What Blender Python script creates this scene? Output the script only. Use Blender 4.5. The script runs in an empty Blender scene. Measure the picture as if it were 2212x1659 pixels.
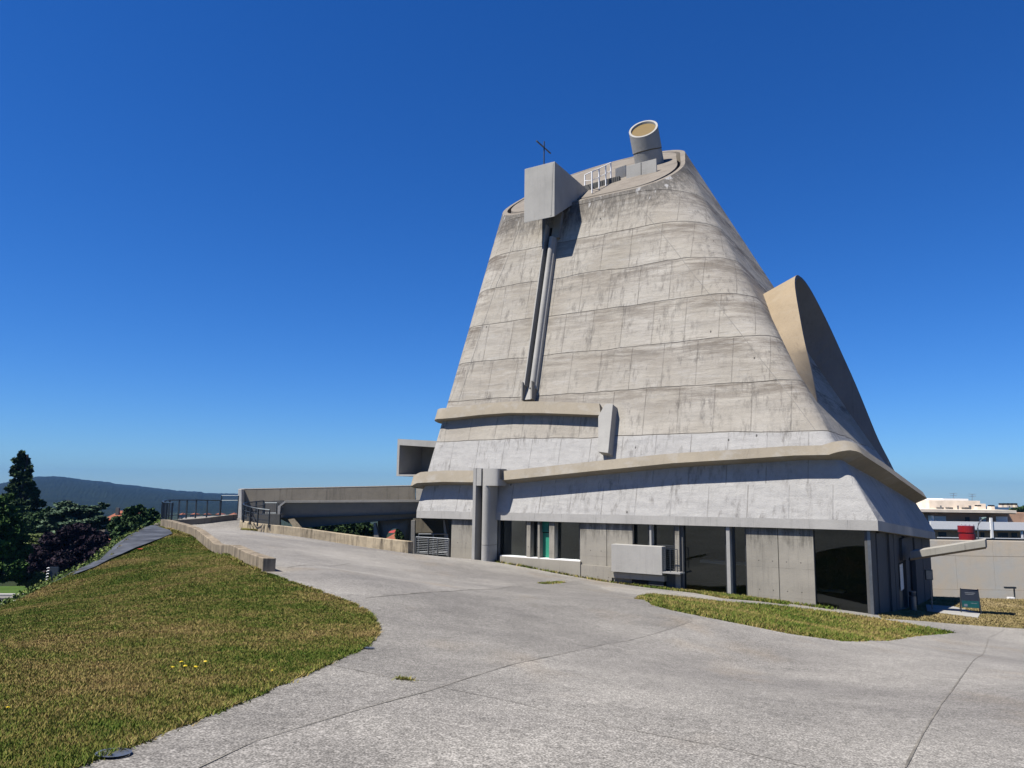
import bpy, bmesh, math, random
import numpy as np
from mathutils import Vector
from mathutils.geometry import delaunay_2d_cdt
random.seed(7); RNG=np.random.default_rng(7)
sc=bpy.context.scene; COL=sc.collection
# ------------------------------------------------------------------ survey: camera and sight lines of the photograph
F=1665.;CX=1106.;CY=829.5
pitch=math.radians(8.0);roll=math.radians(0.8)
EYE=np.array([0,0,1.6])
fwd=np.array([0,math.cos(pitch),math.sin(pitch)]);up0=np.array([0,-math.sin(pitch),math.cos(pitch)]);r0=np.array([1.,0,0])
cu=up0*math.cos(roll)-r0*math.sin(roll);cr=r0*math.cos(roll)+up0*math.sin(roll)
def ray(x,y): return fwd+cr*((x-CX)/F)-cu*((y-CY)/F)
def at(x,y,Y): d=ray(x,y); return EYE+d*(Y/d[1])
def proj(p):
    v=np.asarray(p,float)-EYE; z=v@fwd
    return np.array([CX+F*(v@cr)/z,CY-F*(v@cu)/z])
def atz(x,y,z): d=ray(x,y); return EYE+d*((z-EYE[2])/d[2])
def onpl(x,y,p0,n):
    d=ray(x,y); return EYE+d*(((np.asarray(p0)-EYE)@n)/(d@n))
def hz(x): return 1048+x*0.014
def dz(x,y,z): # ground point seen at pixel with height z relative to the eye
    return atz(x,y,z+1.6)
SUN_H=np.array([-.87,-.49]); SUN_H/=np.linalg.norm(SUN_H); SUN_EL=math.radians(60.)
# ------------------------------------------------------------------ mesh helpers
class MB:
    def __init__(s): s.v=[];s.f=[];s.uv=[]
    def add(s,vs,fs,uvs=None):
        b=len(s.v); s.v+=[tuple(float(c) for c in p) for p in vs]; s.f+=[tuple(b+i for i in f) for f in fs]
        s.uv+=(uvs if uvs is not None else [(0,0)]*len(vs)); return s
    def hexa(s,p): # 8 points: bottom 0-3 ring, top 4-7 ring
        return s.add(p,[(0,3,2,1),(4,5,6,7),(0,1,5,4),(1,2,6,5),(2,3,7,6),(3,0,4,7)])
    def box(s,x0,x1,y0,y1,z0,z1):
        return s.hexa([(x0,y0,z0),(x1,y0,z0),(x1,y1,z0),(x0,y1,z0),(x0,y0,z1),(x1,y0,z1),(x1,y1,z1),(x0,y1,z1)])
    def tube(s,pts,r,n=8,cap=True,r2=None):
        pts=[np.asarray(p,float) for p in pts];N=len(pts);vs=[];fs=[]
        for i,p in enumerate(pts):
            d=(pts[min(i+1,N-1)]-pts[max(i-1,0)]); d/=np.linalg.norm(d)
            a=np.cross(d,[0,0,1.]) if abs(d[2])<.95 else np.cross(d,[1.,0,0])
            a/=np.linalg.norm(a); b=np.cross(d,a)
            rr=r if r2 is None else r+(r2-r)*i/(N-1)
            for k in range(n):
                t=2*math.pi*k/n; vs.append(p+rr*(a*math.cos(t)+b*math.sin(t)))
        for i in range(N-1):
            for k in range(n): fs.append((i*n+k,i*n+(k+1)%n,(i+1)*n+(k+1)%n,(i+1)*n+k))
        if cap: fs.append(tuple(range(n-1,-1,-1))); fs.append(tuple((N-1)*n+k for k in range(n)))
        return s.add(vs,fs)
    def prism(s,poly,d): # polygon points extruded by vector d
        poly=[np.asarray(p,float) for p in poly];n=len(poly); d=np.asarray(d,float)
        return s.add(poly+[p+d for p in poly],[tuple(range(n)),tuple(range(2*n-1,n-1,-1))]+[(i,i+n,(i+1)%n+n,(i+1)%n) for i in range(n)])
    def sweep(s,secs,closed=True,caps=True): # list of equal-length section point lists
        n=len(secs[0]);vs=[p for q in secs for p in q];fs=[]
        for i in range(len(secs)-1):
            for k in range(n if closed else n-1):
                fs.append((i*n+k,(i+1)*n+k,(i+1)*n+(k+1)%n,i*n+(k+1)%n))
        if caps: fs.append(tuple(range(n-1,-1,-1)) ); fs.append(tuple((len(secs)-1)*n+k for k in range(n)))
        return s.add(vs,fs)
    def build(s,name,mat,parent=None,smooth=False,bevel=0,fix=True,uv=False):
        me=bpy.data.meshes.new(name); me.from_pydata(s.v,[],s.f)
        if uv:
            L=me.uv_layers.new(name='UVMap'); idx=np.empty(len(me.loops),int); me.loops.foreach_get('vertex_index',idx)
            L.data.foreach_set('uv',np.array(s.uv,float)[idx].ravel())
        if fix:
            bm=bmesh.new(); bm.from_mesh(me); bmesh.ops.recalc_face_normals(bm,faces=bm.faces); bm.to_mesh(me); bm.free()
        me.materials.append(mat)
        if smooth: me.polygons.foreach_set('use_smooth',[True]*len(me.polygons))
        o=bpy.data.objects.new(name,me); COL.objects.link(o)
        if parent is not None:
            o.parent=parent
            wl=Vector(parent.location); pp=parent.parent
            while pp: wl+=pp.location; pp=pp.parent
            o.location=-wl
        if bevel:
            m=o.modifiers.new('bevel','BEVEL'); m.width=bevel; m.segments=2; m.limit_method='ANGLE'
        return o
def tag(o,label=None,cat=None,group=None,kind=None):
    if label:o['label']=label
    if cat:o['category']=cat
    if group:o['group']=group
    if kind:o['kind']=kind
    return o
def empty(name,loc,label,cat,group=None):
    o=bpy.data.objects.new(name,None); COL.objects.link(o); o.location=[float(c) for c in loc]; o.empty_display_size=.5
    return tag(o,label,cat,group)
# ------------------------------------------------------------------ materials
ALB=.46   # overall reflectance of the palette, set against the exposure below
class NT:
    def __init__(s,name):
        s.m=bpy.data.materials.new(name); s.m.use_nodes=True; s.t=s.m.node_tree; s.t.nodes.clear()
        s.out=s.n('ShaderNodeOutputMaterial'); s.b=s.n('ShaderNodeBsdfPrincipled'); s.l(s.b.outputs[0],s.out.inputs[0])
        s.pos=s.n('ShaderNodeNewGeometry').outputs['Position']
    def n(s,t,**k):
        x=s.t.nodes.new(t)
        for a,b in k.items(): setattr(x,a,b)
        return x
    def l(s,a,b): s.t.links.new(a,b)
    def map(s,sc,src=None,rot=(0,0,0)):
        m=s.n('ShaderNodeMapping'); m.inputs['Scale'].default_value=sc; m.inputs['Rotation'].default_value=rot; s.l(src or s.pos,m.inputs[0]); return m.outputs[0]
    def noise(s,scale,detail=4,rough=.6,vec=None,dist=0):
        n=s.n('ShaderNodeTexNoise'); n.inputs['Scale'].default_value=scale; n.inputs['Detail'].default_value=detail
        n.inputs['Roughness'].default_value=rough; n.inputs['Distortion'].default_value=dist; s.l(vec or s.pos,n.inputs['Vector']); return n.outputs[0]
    def ramp(s,f,stops,interp='LINEAR'):
        r=s.n('ShaderNodeValToRGB'); r.color_ramp.interpolation=interp; e=r.color_ramp.elements
        while len(e)<len(stops): e.new(.5)
        for i,(p,c) in enumerate(stops):
            e[i].position=p; e[i].color=(c if len(c)==4 else (*c,1)) if hasattr(c,'__len__') else (c,c,c,1)
        s.l(f,r.inputs[0]); return r.outputs[0]
    def mix(s,f,a,b,mode='MIX'):
        m=s.n('ShaderNodeMix',data_type='RGBA',blend_type=mode)
        for i,v in ((0,f),(6,a),(7,b)):
            if isinstance(v,bpy.types.NodeSocket): s.l(v,m.inputs[i])
            elif i==0: m.inputs[0].default_value=v
            else: m.inputs[i].default_value=(*v,1) if len(v)==3 else v
        return m.outputs[2]
    def math(s,op,a,b=0.,c=None):
        m=s.n('ShaderNodeMath',operation=op)
        for i,v in enumerate((a,b,c)):
            if v is None: continue
            if isinstance(v,bpy.types.NodeSocket): s.l(v,m.inputs[i])
            else: m.inputs[i].default_value=v
        return m.outputs[0]
    def bump(s,h,st=.3,d=.02):
        b=s.n('ShaderNodeBump'); b.inputs['Strength'].default_value=st; b.inputs['Distance'].default_value=d; s.l(h,b.inputs['Height']); s.l(b.outputs[0],s.b.inputs['Normal']); return b
    def done(s,col=None,rough=.85,spec=.3,metal=0,ALB=ALB):
        if col is not None:
            if isinstance(col,bpy.types.NodeSocket): col=s.mix(1.,col,(ALB,ALB,ALB),'MULTIPLY')
            else: col=tuple(c*ALB for c in col)
            if isinstance(col,bpy.types.NodeSocket): s.l(col,s.b.inputs['Base Color'])
            else: s.b.inputs['Base Color'].default_value=(*col,1)
        s.b.inputs['Roughness'].default_value=rough; s.b.inputs['Specular IOR Level'].default_value=spec; s.b.inputs['Metallic'].default_value=metal
        return s.m
def concrete(name,base,dark,streak=.5,fine=.15,stainc=None,blotch=.5,rough=.9,topdirt=0,boards=0,sth=(.53,.72),form=None,K=1.04):
    t=NT(name)
    base=np.array(base)*K;dark=np.array(dark)*K
    n1=t.noise(.45,5,.6); n2=t.noise(3.5,6,.65); n3=t.noise(28,3,.6)
    c=t.mix(t.ramp(n1,[(.35,0.),(.68,1.)]),tuple(base*.9),tuple(np.minimum(base*1.1,.95)))
    c=t.mix(t.math('MULTIPLY',t.ramp(n2,[(.45,0.),(.75,1.)]),blotch*.6),c,tuple(base*.72+dark*.28))
    sv=t.map((2.2,2.2,.16)); s1=t.noise(1.6,6,.8,sv); s2=t.noise(1.1,4,.6)
    mk=t.math('MULTIPLY',t.ramp(s1,[(sth[0],0.),(sth[1],1.)]),t.ramp(s2,[(.35,.2),(.65,1.)]))
    c=t.mix(t.math('MULTIPLY',mk,streak),c,tuple(dark))
    if stainc is not None:
        c=t.mix(t.math('MULTIPLY',t.ramp(t.noise(.8,4,.7,t.map((1,1,1.8))),[(.5,0.),(.72,1.)]),.6),c,tuple(stainc))
    c=t.mix(t.math('MULTIPLY',n3,fine),c,tuple(dark))
    if form:
        fw,fh,zo,ja=form
        dt=t.n('ShaderNodeVectorMath',operation='DOT_PRODUCT'); t.l(t.pos,dt.inputs[0]); dt.inputs[1].default_value=(-.8363,.5483,0)
        dt2=t.n('ShaderNodeVectorMath',operation='DOT_PRODUCT'); t.l(t.pos,dt2.inputs[0]); dt2.inputs[1].default_value=(.5483,.8363,0)
        sz=t.n('ShaderNodeSeparateXYZ'); t.l(t.pos,sz.inputs[0])
        U=t.math('ADD',dt.outputs['Value'],dt2.outputs['Value']); V=t.math('SUBTRACT',sz.outputs[2],zo)
        fu=t.math('FRACT',t.math('DIVIDE',U,fw)); fv=t.math('FRACT',t.math('DIVIDE',V,fh))
        ln=t.math('MAXIMUM',t.math('LESS_THAN',fu,.012/fw),t.math('LESS_THAN',fv,.014/fh))
        c=t.mix(t.math('MULTIPLY',ln,t.ramp(t.noise(1.1,3),[(.4,.1*ja),(.65,.8*ja)])),c,tuple(dark))
        hu=t.math('ABSOLUTE',t.math('SUBTRACT',t.math('FRACT',t.math('MULTIPLY',U,2/fw)),.5)); hv=t.math('ABSOLUTE',t.math('SUBTRACT',fv,.22))
        rr_=t.math('SQRT',t.math('ADD',t.math('POWER',t.math('MULTIPLY',hu,fw/2),2.),t.math('POWER',t.math('MULTIPLY',hv,fh),2.)))
        c=t.mix(t.math('MULTIPLY',t.math('LESS_THAN',rr_,.028),.85*min(1,ja)),c,(.05,.045,.04))
        # dark run-off starting at the top edge
        td=t.math('ADD',t.ramp(t.math('MULTIPLY',t.math('ADD',sz.outputs[2],1.6),.55),[(.0,0.),(1.,.5)]),t.noise(1.8,6,.8,t.map((1.6,1.6,.22))))
        if zo>-5: c=t.mix(t.math('MULTIPLY',t.ramp(td,[(.76,0.),(.98,1.)]),.8),c,tuple(dark*.7))
    h=t.math('ADD',t.math('MULTIPLY',n2,.6),t.math('MULTIPLY',n3,.4))
    if boards:
        w=t.n('ShaderNodeTexWave',wave_type='BANDS',bands_direction='Z'); w.inputs['Scale'].default_value=boards; w.inputs['Distortion'].default_value=1.; t.l(t.pos,w.inputs[0])
        h=t.math('ADD',h,t.math('MULTIPLY',w.outputs[1],.4))
    t.bump(h,.5,.03)
    return t.done(c,rough,.2)
def shell_mat():
    t=NT('shell_concrete')
    uvn=t.n('ShaderNodeUVMap'); uv=uvn.outputs[0]; sx=t.n('ShaderNodeSeparateXYZ'); t.l(uv,sx.inputs[0]); U,V=sx.outputs[0],sx.outputs[1]
    # slightly wavering pour lines
    wob=t.math('MULTIPLY',t.math('SUBTRACT',t.noise(.35,2,.5),.5),.35)
    Vw=t.math('ADD',V,wob)
    cv=t.n('ShaderNodeCombineXYZ'); t.l(U,cv.inputs[0]); t.l(t.math('SUBTRACT',Vw,4.67),cv.inputs[1])
    br=t.n('ShaderNodeTexBrick'); br.offset=.43; br.squash=1; t.l(cv.outputs[0],br.inputs[0])
    br.inputs['Scale'].default_value=1; br.inputs['Mortar Size'].default_value=.022; br.inputs['Brick Width'].default_value=1.9; br.inputs['Row Height'].default_value=2.55
    br.inputs['Color1'].default_value=(.35,.35,.35,1); br.inputs['Color2'].default_value=(.65,.65,.65,1); br.inputs['Mortar'].default_value=(.5,.5,.5,1); br.inputs['Mortar Smooth'].default_value=.3
    n1=t.noise(.25,5,.6); n2=t.noise(2.2,6,.7); n3=t.noise(20,4,.65)
    warm=(.54,.495,.42); warm2=(.68,.64,.565); white=(.68,.67,.645); white2=(.60,.59,.57)
    c=t.mix(t.ramp(n1,[(.35,0.),(.65,1.)]),warm,warm2)
    cw=t.mix(t.ramp(n2,[(.35,0.),(.65,1.)]),white2,white)
    lower=t.ramp(t.math('DIVIDE',Vw,10.),[(.4655,1.),(.4685,0.)])
    c=t.mix(lower,c,cw)
    c=t.mix(.14,c,br.outputs[0],'OVERLAY')
    hi=t.ramp(t.math('DIVIDE',V,10.),[(.40,0.),(.43,1.)])
    # horizontal weathering below each pour line : position within row
    fr=t.math('FRACT',t.math('DIVIDE',t.math('SUBTRACT',Vw,4.67),2.55))
    hb=t.noise(1.,5,.75,t.map((.35,.35,3.2)))
    band=t.math('MULTIPLY',t.ramp(fr,[(.2,0.),(.88,1.)]),t.ramp(hb,[(.42,0.),(.58,1.)]))
    up=t.ramp(t.math('DIVIDE',V,30.),[(.16,.0),(.24,1.)])
    band=t.math('MULTIPLY',band,up)
    hl2=t.ramp(t.noise(1.,6,.8,t.map((.5,.5,6.))),[(.55,0.),(.63,1.)]); c=t.mix(t.math('MULTIPLY',hl2,t.math('MULTIPLY',up,.45)),c,(.74,.72,.68))
    # more weather towards the east corner and side
    east=t.ramp(t.math('DIVIDE',U,60.),[(.03,.3),(.34,.85),(.45,1.),(.62,.95)])
    c=t.mix(t.math('MULTIPLY',t.math('MULTIPLY',band,east),.85),c,(.17,.135,.105))
    fb=t.noise(3,5,.7,t.map((.25,.25,4.)))
    c=t.mix(t.math('MULTIPLY',t.math('MULTIPLY',t.ramp(fb,[(.55,0.),(.7,1.)]),up),t.math('MULTIPLY',east,.75)),c,(.22,.185,.15))
    # vertical runs
    sv=t.map((2.6,2.6,.18)); s1=t.noise(1.3,6,.75,sv); s2=t.noise(.5,2,.5)
    run=t.math('MULTIPLY',t.ramp(s1,[(.50,0.),(.66,1.)]),t.ramp(s2,[(.40,0.),(.56,1.)]))
    c=t.mix(t.math('MULTIPLY',run,.62),c,(.17,.155,.14))
    # grey lichen below the cut rim (V2 = distance below rim carried in second uv)
    rm=t.n('ShaderNodeUVMap'); rm.uv_map='rim'; sr=t.n('ShaderNodeSeparateXYZ'); t.l(rm.outputs[0],sr.inputs[0])
    s3=t.noise(2.,6,.8,t.map((2.2,2.2,.12)))
    dr=t.math('SUBTRACT',1.,t.math('DIVIDE',sr.outputs[0],3.6))
    rimk=t.ramp(t.math('ADD',t.math('MULTIPLY',dr,.75),t.math('MULTIPLY',t.math('SUBTRACT',s3,.5),1.6)),[(.30,0.),(.68,1.)])
    c=t.mix(t.math('MULTIPLY',rimk,.8),c,(.135,.125,.115))
    wr=t.ramp(t.math('ADD',t.math('MULTIPLY',dr,.35),t.noise(1.,4,.6,t.map((2.4,2.4,.3)))),[(.9,0.),(.96,1.)])
    c=t.mix(t.math('MULTIPLY',wr,.7),c,(.8,.8,.8))
    sp=t.ramp(t.noise(5.5,6,.85),[(.60,0.),(.70,1.)]); c=t.mix(t.math('MULTIPLY',sp,.4),c,(.17,.15,.13))
    # light patches near the bottom
    c=t.mix(t.math('MULTIPLY',t.ramp(t.noise(1.1,5,.7),[(.58,0.),(.68,1.)]),.2),c,(.72,.70,.66))
    c=t.mix(t.math('MULTIPLY',n3,.12),c,(.2,.18,.16))
    # pour joints
    vm=t.math('MULTIPLY',t.math('GREATER_THAN',fr,.015),t.math('LESS_THAN',fr,.985))
    c=t.mix(t.math('MULTIPLY',t.math('MULTIPLY',br.outputs[1],vm),t.ramp(t.noise(.8,4,.7),[(.42,.0),(.62,.6)])),c,(.24,.21,.18))
    hl=t.ramp(fr,[(.0,1.),(.008,1.),(.015,0.)])
    c=t.mix(t.math('MULTIPLY',hl,t.math('MULTIPLY',hi,t.ramp(t.noise(.6,3,.6),[(.35,.2),(.65,.85)]))),c,(.12,.105,.09))
    # tie holes: pairs in each row
    vo=t.n('ShaderNodeTexVoronoi'); vo.inputs['Scale'].default_value=1.; vo.inputs['Randomness'].default_value=.35
    mv=t.map((.8,.5,1),uv); t.l(mv,vo.inputs['Vector'])
    vo.feature='F1'
    hole=t.math('LESS_THAN',vo.outputs[0],.035)
    c=t.mix(t.math('MULTIPLY',hole,.8),c,(.06,.055,.05))
    h=t.math('ADD',t.math('MULTIPLY',n2,.5),t.math('MULTIPLY',n3,.3))
    h=t.math('ADD',h,t.math('MULTIPLY',t.noise(.55,3,.5,t.map((.5,.5,2.2))),1.5))
    h=t.math('SUBTRACT',h,t.math('MULTIPLY',t.math('MULTIPLY',hl,hi),1.5)); h=t.math('SUBTRACT',h,t.math('MULTIPLY',t.math('MULTIPLY',br.outputs[1],vm),.8))
    t.bump(h,.8,.08)
    return t.done(c,.92,.15)
def plain(name,col,rough=.6,metal=0,spec=.4,var=.15,scale=8,alb=.46):
    t=NT(name); n=t.noise(scale,4,.6); col=np.array(col)
    c=t.mix(t.ramp(n,[(.3,0.),(.7,1.)]),tuple(col*(1-var)),tuple(np.minimum(col*(1+var),1)))
    t.bump(t.noise(scale*4,3),.1,.005)
    return t.done(c,rough,spec,metal,alb)
M={}
M['shell']=shell_mat()
M['conc']=concrete('grey_concrete',(.43,.41,.37),(.13,.125,.12),.5)
M['panel']=concrete('wall_concrete',(.52,.485,.41),(.15,.14,.12),.6,boards=.35,form=(1.25,1.3,-.35,.8))
M['white_conc']=concrete('pale_concrete',(.56,.55,.52),(.25,.25,.25),.4)
M['gutter']=concrete('beige_concrete',(.50,.44,.34),(.24,.21,.17),.45,stainc=(.66,.64,.60),form=(4.3,50,-30,1.2))
M['fascia']=concrete('fascia_concrete',(.66,.64,.60),(.16,.16,.16),.6,form=(2.05,50,-30,1.2))
M['roof']=concrete('roof_concrete',(.36,.32,.27),(.13,.11,.09),.3,stainc=(.17,.14,.115),blotch=1)
M['box']=concrete('smooth_concrete',(.60,.585,.545),(.2,.2,.2),.4,fine=.1,blotch=.35)
M['boxside']=concrete('stained_concrete',(.42,.42,.42),(.1,.1,.1),.9)
M['hood']=concrete('brown_concrete',(.50,.40,.27),(.2,.15,.10),.5,stainc=(.56,.48,.36))
M['hood_shade']=concrete('hood_shade_concrete',(.27,.275,.28),(.1,.1,.1),.6)  # dark grey base colour stands in for the shade inside the hood
M['kerb']=concrete('kerb_concrete',(.74,.62,.43),(.075,.06,.045),.95,blotch=1.1,stainc=(.30,.25,.18),sth=(.47,.60),K=1.05)
M['bridge']=concrete('bridge_concrete',(.36,.325,.265),(.05,.045,.04),.9)
M['retain']=concrete('retaining_concrete',(.72,.61,.46),(.4,.34,.26),.3,K=1.75)
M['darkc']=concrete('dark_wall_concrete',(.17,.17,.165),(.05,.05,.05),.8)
M['pale_pillar']=concrete('pale_pillar_concrete',(.74,.71,.66),(.2,.19,.17),.4,K=1.2)
M['steel']=plain('grey_steel',(.09,.11,.13),.45,.6)
M['galv']=plain('galvanised_steel',(.33,.35,.37),.4,.7)
M['frame']=plain('window_frame_paint',(.045,.05,.055),.5)
M['white']=plain('white_paint',(.78,.78,.77),.5,var=.05,alb=.8)
M['ochre']=plain('ochre_glass',(.30,.20,.055),.35,var=.1)
M['black']=plain('dark_void',(.012,.012,.013),.9)
M['green']=plain('green_paint',(.05,.42,.27),.4,var=.08)
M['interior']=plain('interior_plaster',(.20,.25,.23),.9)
M['red']=plain('red_paint',(.42,.02,.025),.4,var=.08)
def glass():
    t=NT('tinted_glass'); t.t.nodes.remove(t.b)
    tr=t.n('ShaderNodeBsdfTransparent'); tr.inputs[0].default_value=(.28,.31,.31,1)
    gl=t.n('ShaderNodeBsdfGlossy'); gl.inputs['Roughness'].default_value=.015; gl.inputs[0].default_value=(.9,1,1,1)
    fr=t.n('ShaderNodeFresnel'); fr.inputs[0].default_value=1.62
    nb=t.n('ShaderNodeBump'); nb.inputs['Strength'].default_value=.04; nb.inputs['Distance'].default_value=.05; t.l(t.noise(.7,1),nb.inputs['Height']); t.l(nb.outputs[0],gl.inputs['Normal'])
    mx=t.n('ShaderNodeMixShader'); t.l(fr.outputs[0],mx.inputs[0]); t.l(tr.outputs[0],mx.inputs[1]); t.l(gl.outputs[0],mx.inputs[2]); t.l(mx.outputs[0],t.out.inputs[0])
    return t.m
M['glass']=glass()
def plaza_mat(name='aggregate_paving',tint=(1,1,1)):
    t=NT(name)
    fine=t.noise(52,3,.75); v=t.n('ShaderNodeTexVoronoi'); v.inputs['Scale'].default_value=62; t.l(t.pos,v.inputs[0])
    big=t.noise(.16,4,.55); mid=t.noise(1.3,4,.6); big2=t.noise(.33,3,.6,t.map((1,.5,1)))
    crs=t.noise(15,2,.7); crs2=t.noise(6,3,.8)
    a=t.math('ADD',t.math('MULTIPLY',fine,.5),t.math('MULTIPLY',v.outputs[0],.3)); a=t.math('ADD',a,t.math('ADD',t.math('MULTIPLY',crs,.22),t.math('SUBTRACT',t.math('MULTIPLY',crs2,.14),.07)))
    T=np.array(tint)
    c=t.ramp(a,[(.33,tuple(np.array((.11,.104,.094))*T)),(.5,tuple(np.array((.345,.33,.30))*T)),(.66,tuple(np.array((.72,.69,.635))*T))])
    sh=t.ramp(big,[(.36,(.74,.73,.73)),(.62,(1.08,1.07,1.05))]); c=t.mix(1.,c,sh,'MULTIPLY')
    sh=t.ramp(mid,[(.3,(.88,.88,.88)),(.7,(1.08,1.08,1.08))]); c=t.mix(1.,c,sh,'MULTIPLY')
    sh=t.ramp(big2,[(.56,(1,1,1)),(.72,(1.04,.96,.86))]); c=t.mix(1.,c,sh,'MULTIPLY')
    at_=t.n('ShaderNodeAttribute'); at_.attribute_name='tone'; cc_=t.n('ShaderNodeCombineColor'); [t.l(at_.outputs['Fac'],cc_.inputs[i]) for i in range(3)]
    c=t.mix(1.,c,cc_.outputs[0],'MULTIPLY')
    # scattered dark stains and pale scuffs
    st=t.ramp(t.noise(.9,6,.8),[(.60,0.),(.68,.35)]); c=t.mix(st,c,(.16,.15,.14))
    t.bump(a,.6,.012)
    return t.done(c,.9,.2)
M['plaza']=plaza_mat()
M['joint']=plain('joint_dirt',(.26,.24,.2),.95,var=.5,scale=3)
def ground_grass(name,stops,dry=.5):
    t=NT(name); n1=t.noise(.33,5,.6); n2=t.noise(2.3,5,.7); n3=t.noise(45,3,.7)
    a=t.math('ADD',t.math('MULTIPLY',n1,.62),t.math('MULTIPLY',n2,.38))
    c=t.ramp(a,stops); c=t.mix(t.ramp(n3,[(.35,.35),(.65,0.)]),c,(.06,.06,.018))
    t.bump(n3,.8,.03); return t.done(c,.95,.1)
GR=[(.38,(.08,.14,.015)),(.46,(.15,.19,.03)),(.52,(.26,.225,.06)),(.62,(.42,.31,.12))]
DRY=[(.3,(.13,.13,.04)),(.45,(.27,.22,.10)),(.6,(.40,.32,.17))]
M['lawn']=ground_grass('lawn_ground',GR)
M['dry']=ground_grass('dry_ground',DRY)
def blade_mat(name,cols):
    t=NT(name); n1=t.noise(.33,5,.6); n2=t.noise(2.3,5,.7); r=t.n('ShaderNodeNewGeometry').outputs['Random Per Island']
    a=t.math('ADD',t.math('ADD',t.math('MULTIPLY',n1,.62),t.math('MULTIPLY',n2,.38)),t.math('MULTIPLY',t.math('SUBTRACT',r,.5),.16))
    c=t.ramp(a,cols); t.b.inputs['Subsurface Weight'].default_value=0
    return t.done(c,.8,.15)
M['blade']=blade_mat('grass_blades',[(.38,(.11,.19,.02)),(.46,(.21,.26,.04)),(.52,(.36,.32,.085)),(.62,(.52,.38,.15))])
M['dryblade']=blade_mat('dry_grass_blades',[(.3,(.22,.22,.06)),(.45,(.42,.33,.14)),(.62,(.55,.44,.23))])
def leaf(name,a,b,c=None):
    t=NT(name); r=t.n('ShaderNodeNewGeometry').outputs['Random Per Island']; n=t.noise(.5,3)
    f=t.math('ADD',t.math('MULTIPLY',r,.6),t.math('MULTIPLY',n,.4))
    col=t.ramp(f,[(.2,a),(.6,b),(.85,c or b)])
    return t.done(t.mix(1.,col,(2.1,2.1,2.1),'MULTIPLY'),.75,.15)
M['bark']=plain('bark',(.07,.05,.035),.9)
M['geotex']=plain('geotextile_sheet',(.10,.11,.13),.75,var=.5,scale=1.2,spec=.1)
def hill_mat():
    t=NT('forest_hill'); n=t.noise(.012,6,.65); n2=t.noise(.06,4,.7)
    a=t.math('ADD',t.math('MULTIPLY',n,.5),t.math('MULTIPLY',n2,.5))
    c=t.ramp(a,[(.38,(.010,.017,.008)),(.52,(.022,.033,.014)),(.62,(.035,.048,.02)),(.75,(.08,.09,.05))])
    t.bump(n2,1.,12.); return t.done(c,.95,.05)
M['hill']=hill_mat()
# ------------------------------------------------------------------ church geometry frame
A=np.array([-5.70326721,47.6,.417]);B=np.array([15.7555,33.5,.617]);C=np.array([29.86,55.,-.773]);D=A+C-B;D[2]=-.9
u=(A-B)[:2];LU=np.linalg.norm(u);u/=LU;v=(C-B)[:2];LV=np.linalg.norm(v);v/=LV;n=-v;m=-u
u3=np.array([*u,0]);v3=np.array([*v,0]);n3=-v3;m3=-u3
cc=(A+B+C+D)[:2]/4+7.3*u+.08*v;R=5.09;ZT=29.16
def FP(a,o,z): return np.array([*(B[:2]+u*a+n*o),z])
def SP(k,o,z): return np.array([*(B[:2]+v*k+m*o),z])
def fx(x,y,o): p=onpl(x,y,B+n3*o,n3); return float((p-B)@u3),float(p[2])
def sx(x,y,o): p=onpl(x,y,B+m3*o,m3); return float((p-B)@v3),float(p[2])
CORN=[A,B,C,D]
def W(w):
    w=w%8; i=int(w)//2; f=w-2*i
    if f<=1:
        b=CORN[i]+(CORN[(i+1)%4]-CORN[i])*f; a=i*math.pi/2
    else:
        b=CORN[(i+1)%4]; a=(i+f-1)*math.pi/2
    d=n*math.cos(a)+m*math.sin(a)
    return b,np.array([*(cc+R*d),ZT])
def SH(w,t): b,p=W(w); return b+(p-b)*t
def SN(w,t):
    e=.02; a=SH(w+e,t)-SH(w-e,t); b=SH(w,t+.01)-SH(w,t); N=np.cross(a,b); L=np.linalg.norm(N)
    return N/L
def tcut(w):
    b,p=W(w); f=lambda q:q[2]-20.3-.66*(q[:2]@v-42.1)
    fb,fp=f(b),f(p); return fb/(fb-fp)
_ws=np.linspace(0,8,321);_ts=np.linspace(0,.95,120)
_P=np.array([[SH(w,t) for t in _ts] for w in _ws]);_V=_P-EYE;_z=_V@fwd;_X=CX+F*(_V@cr)/_z;_Y=CY-F*(_V@cu)/_z
def find(x,y,o=0.,seed=None):
    """ring and height parameters of the shell point that, moved out by o, is seen at x,y"""
    if seed is None:
        d=(_X-x)**2+(_Y-y)**2; ok=d<max(200,d.min()*1.5); dd=np.where(ok,_z,1e9); i=np.unravel_index(dd.argmin(),dd.shape); w,t=_ws[i[0]],_ts[i[1]]
    else: w,t=seed
    g=lambda w,t: proj(SH(w,t)+o*SN(w,t))-np.array([x,y])
    for _ in range(25):
        r=g(w,t); J=np.stack([(g(w+.004,t)-r)/.004,(g(w,t+.002)-r)/.002],1)
        try: s=np.linalg.solve(J+1e-6*np.eye(2),r)
        except Exception: break
        s=np.clip(s,[-.08,-.03],[.08,.03]); w-=s[0];t-=s[1]
        if abs(r).max()<.05: break
    return w,t
def rsp(P,k):
    P=np.array([p[:2] for p in P]);d=np.r_[0,np.cumsum(np.linalg.norm(np.diff(P,axis=0),axis=1))];s=np.linspace(0,d[-1],k); return [(np.interp(q,d,P[:,0]),np.interp(q,d,P[:,1])) for q in s]
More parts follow.
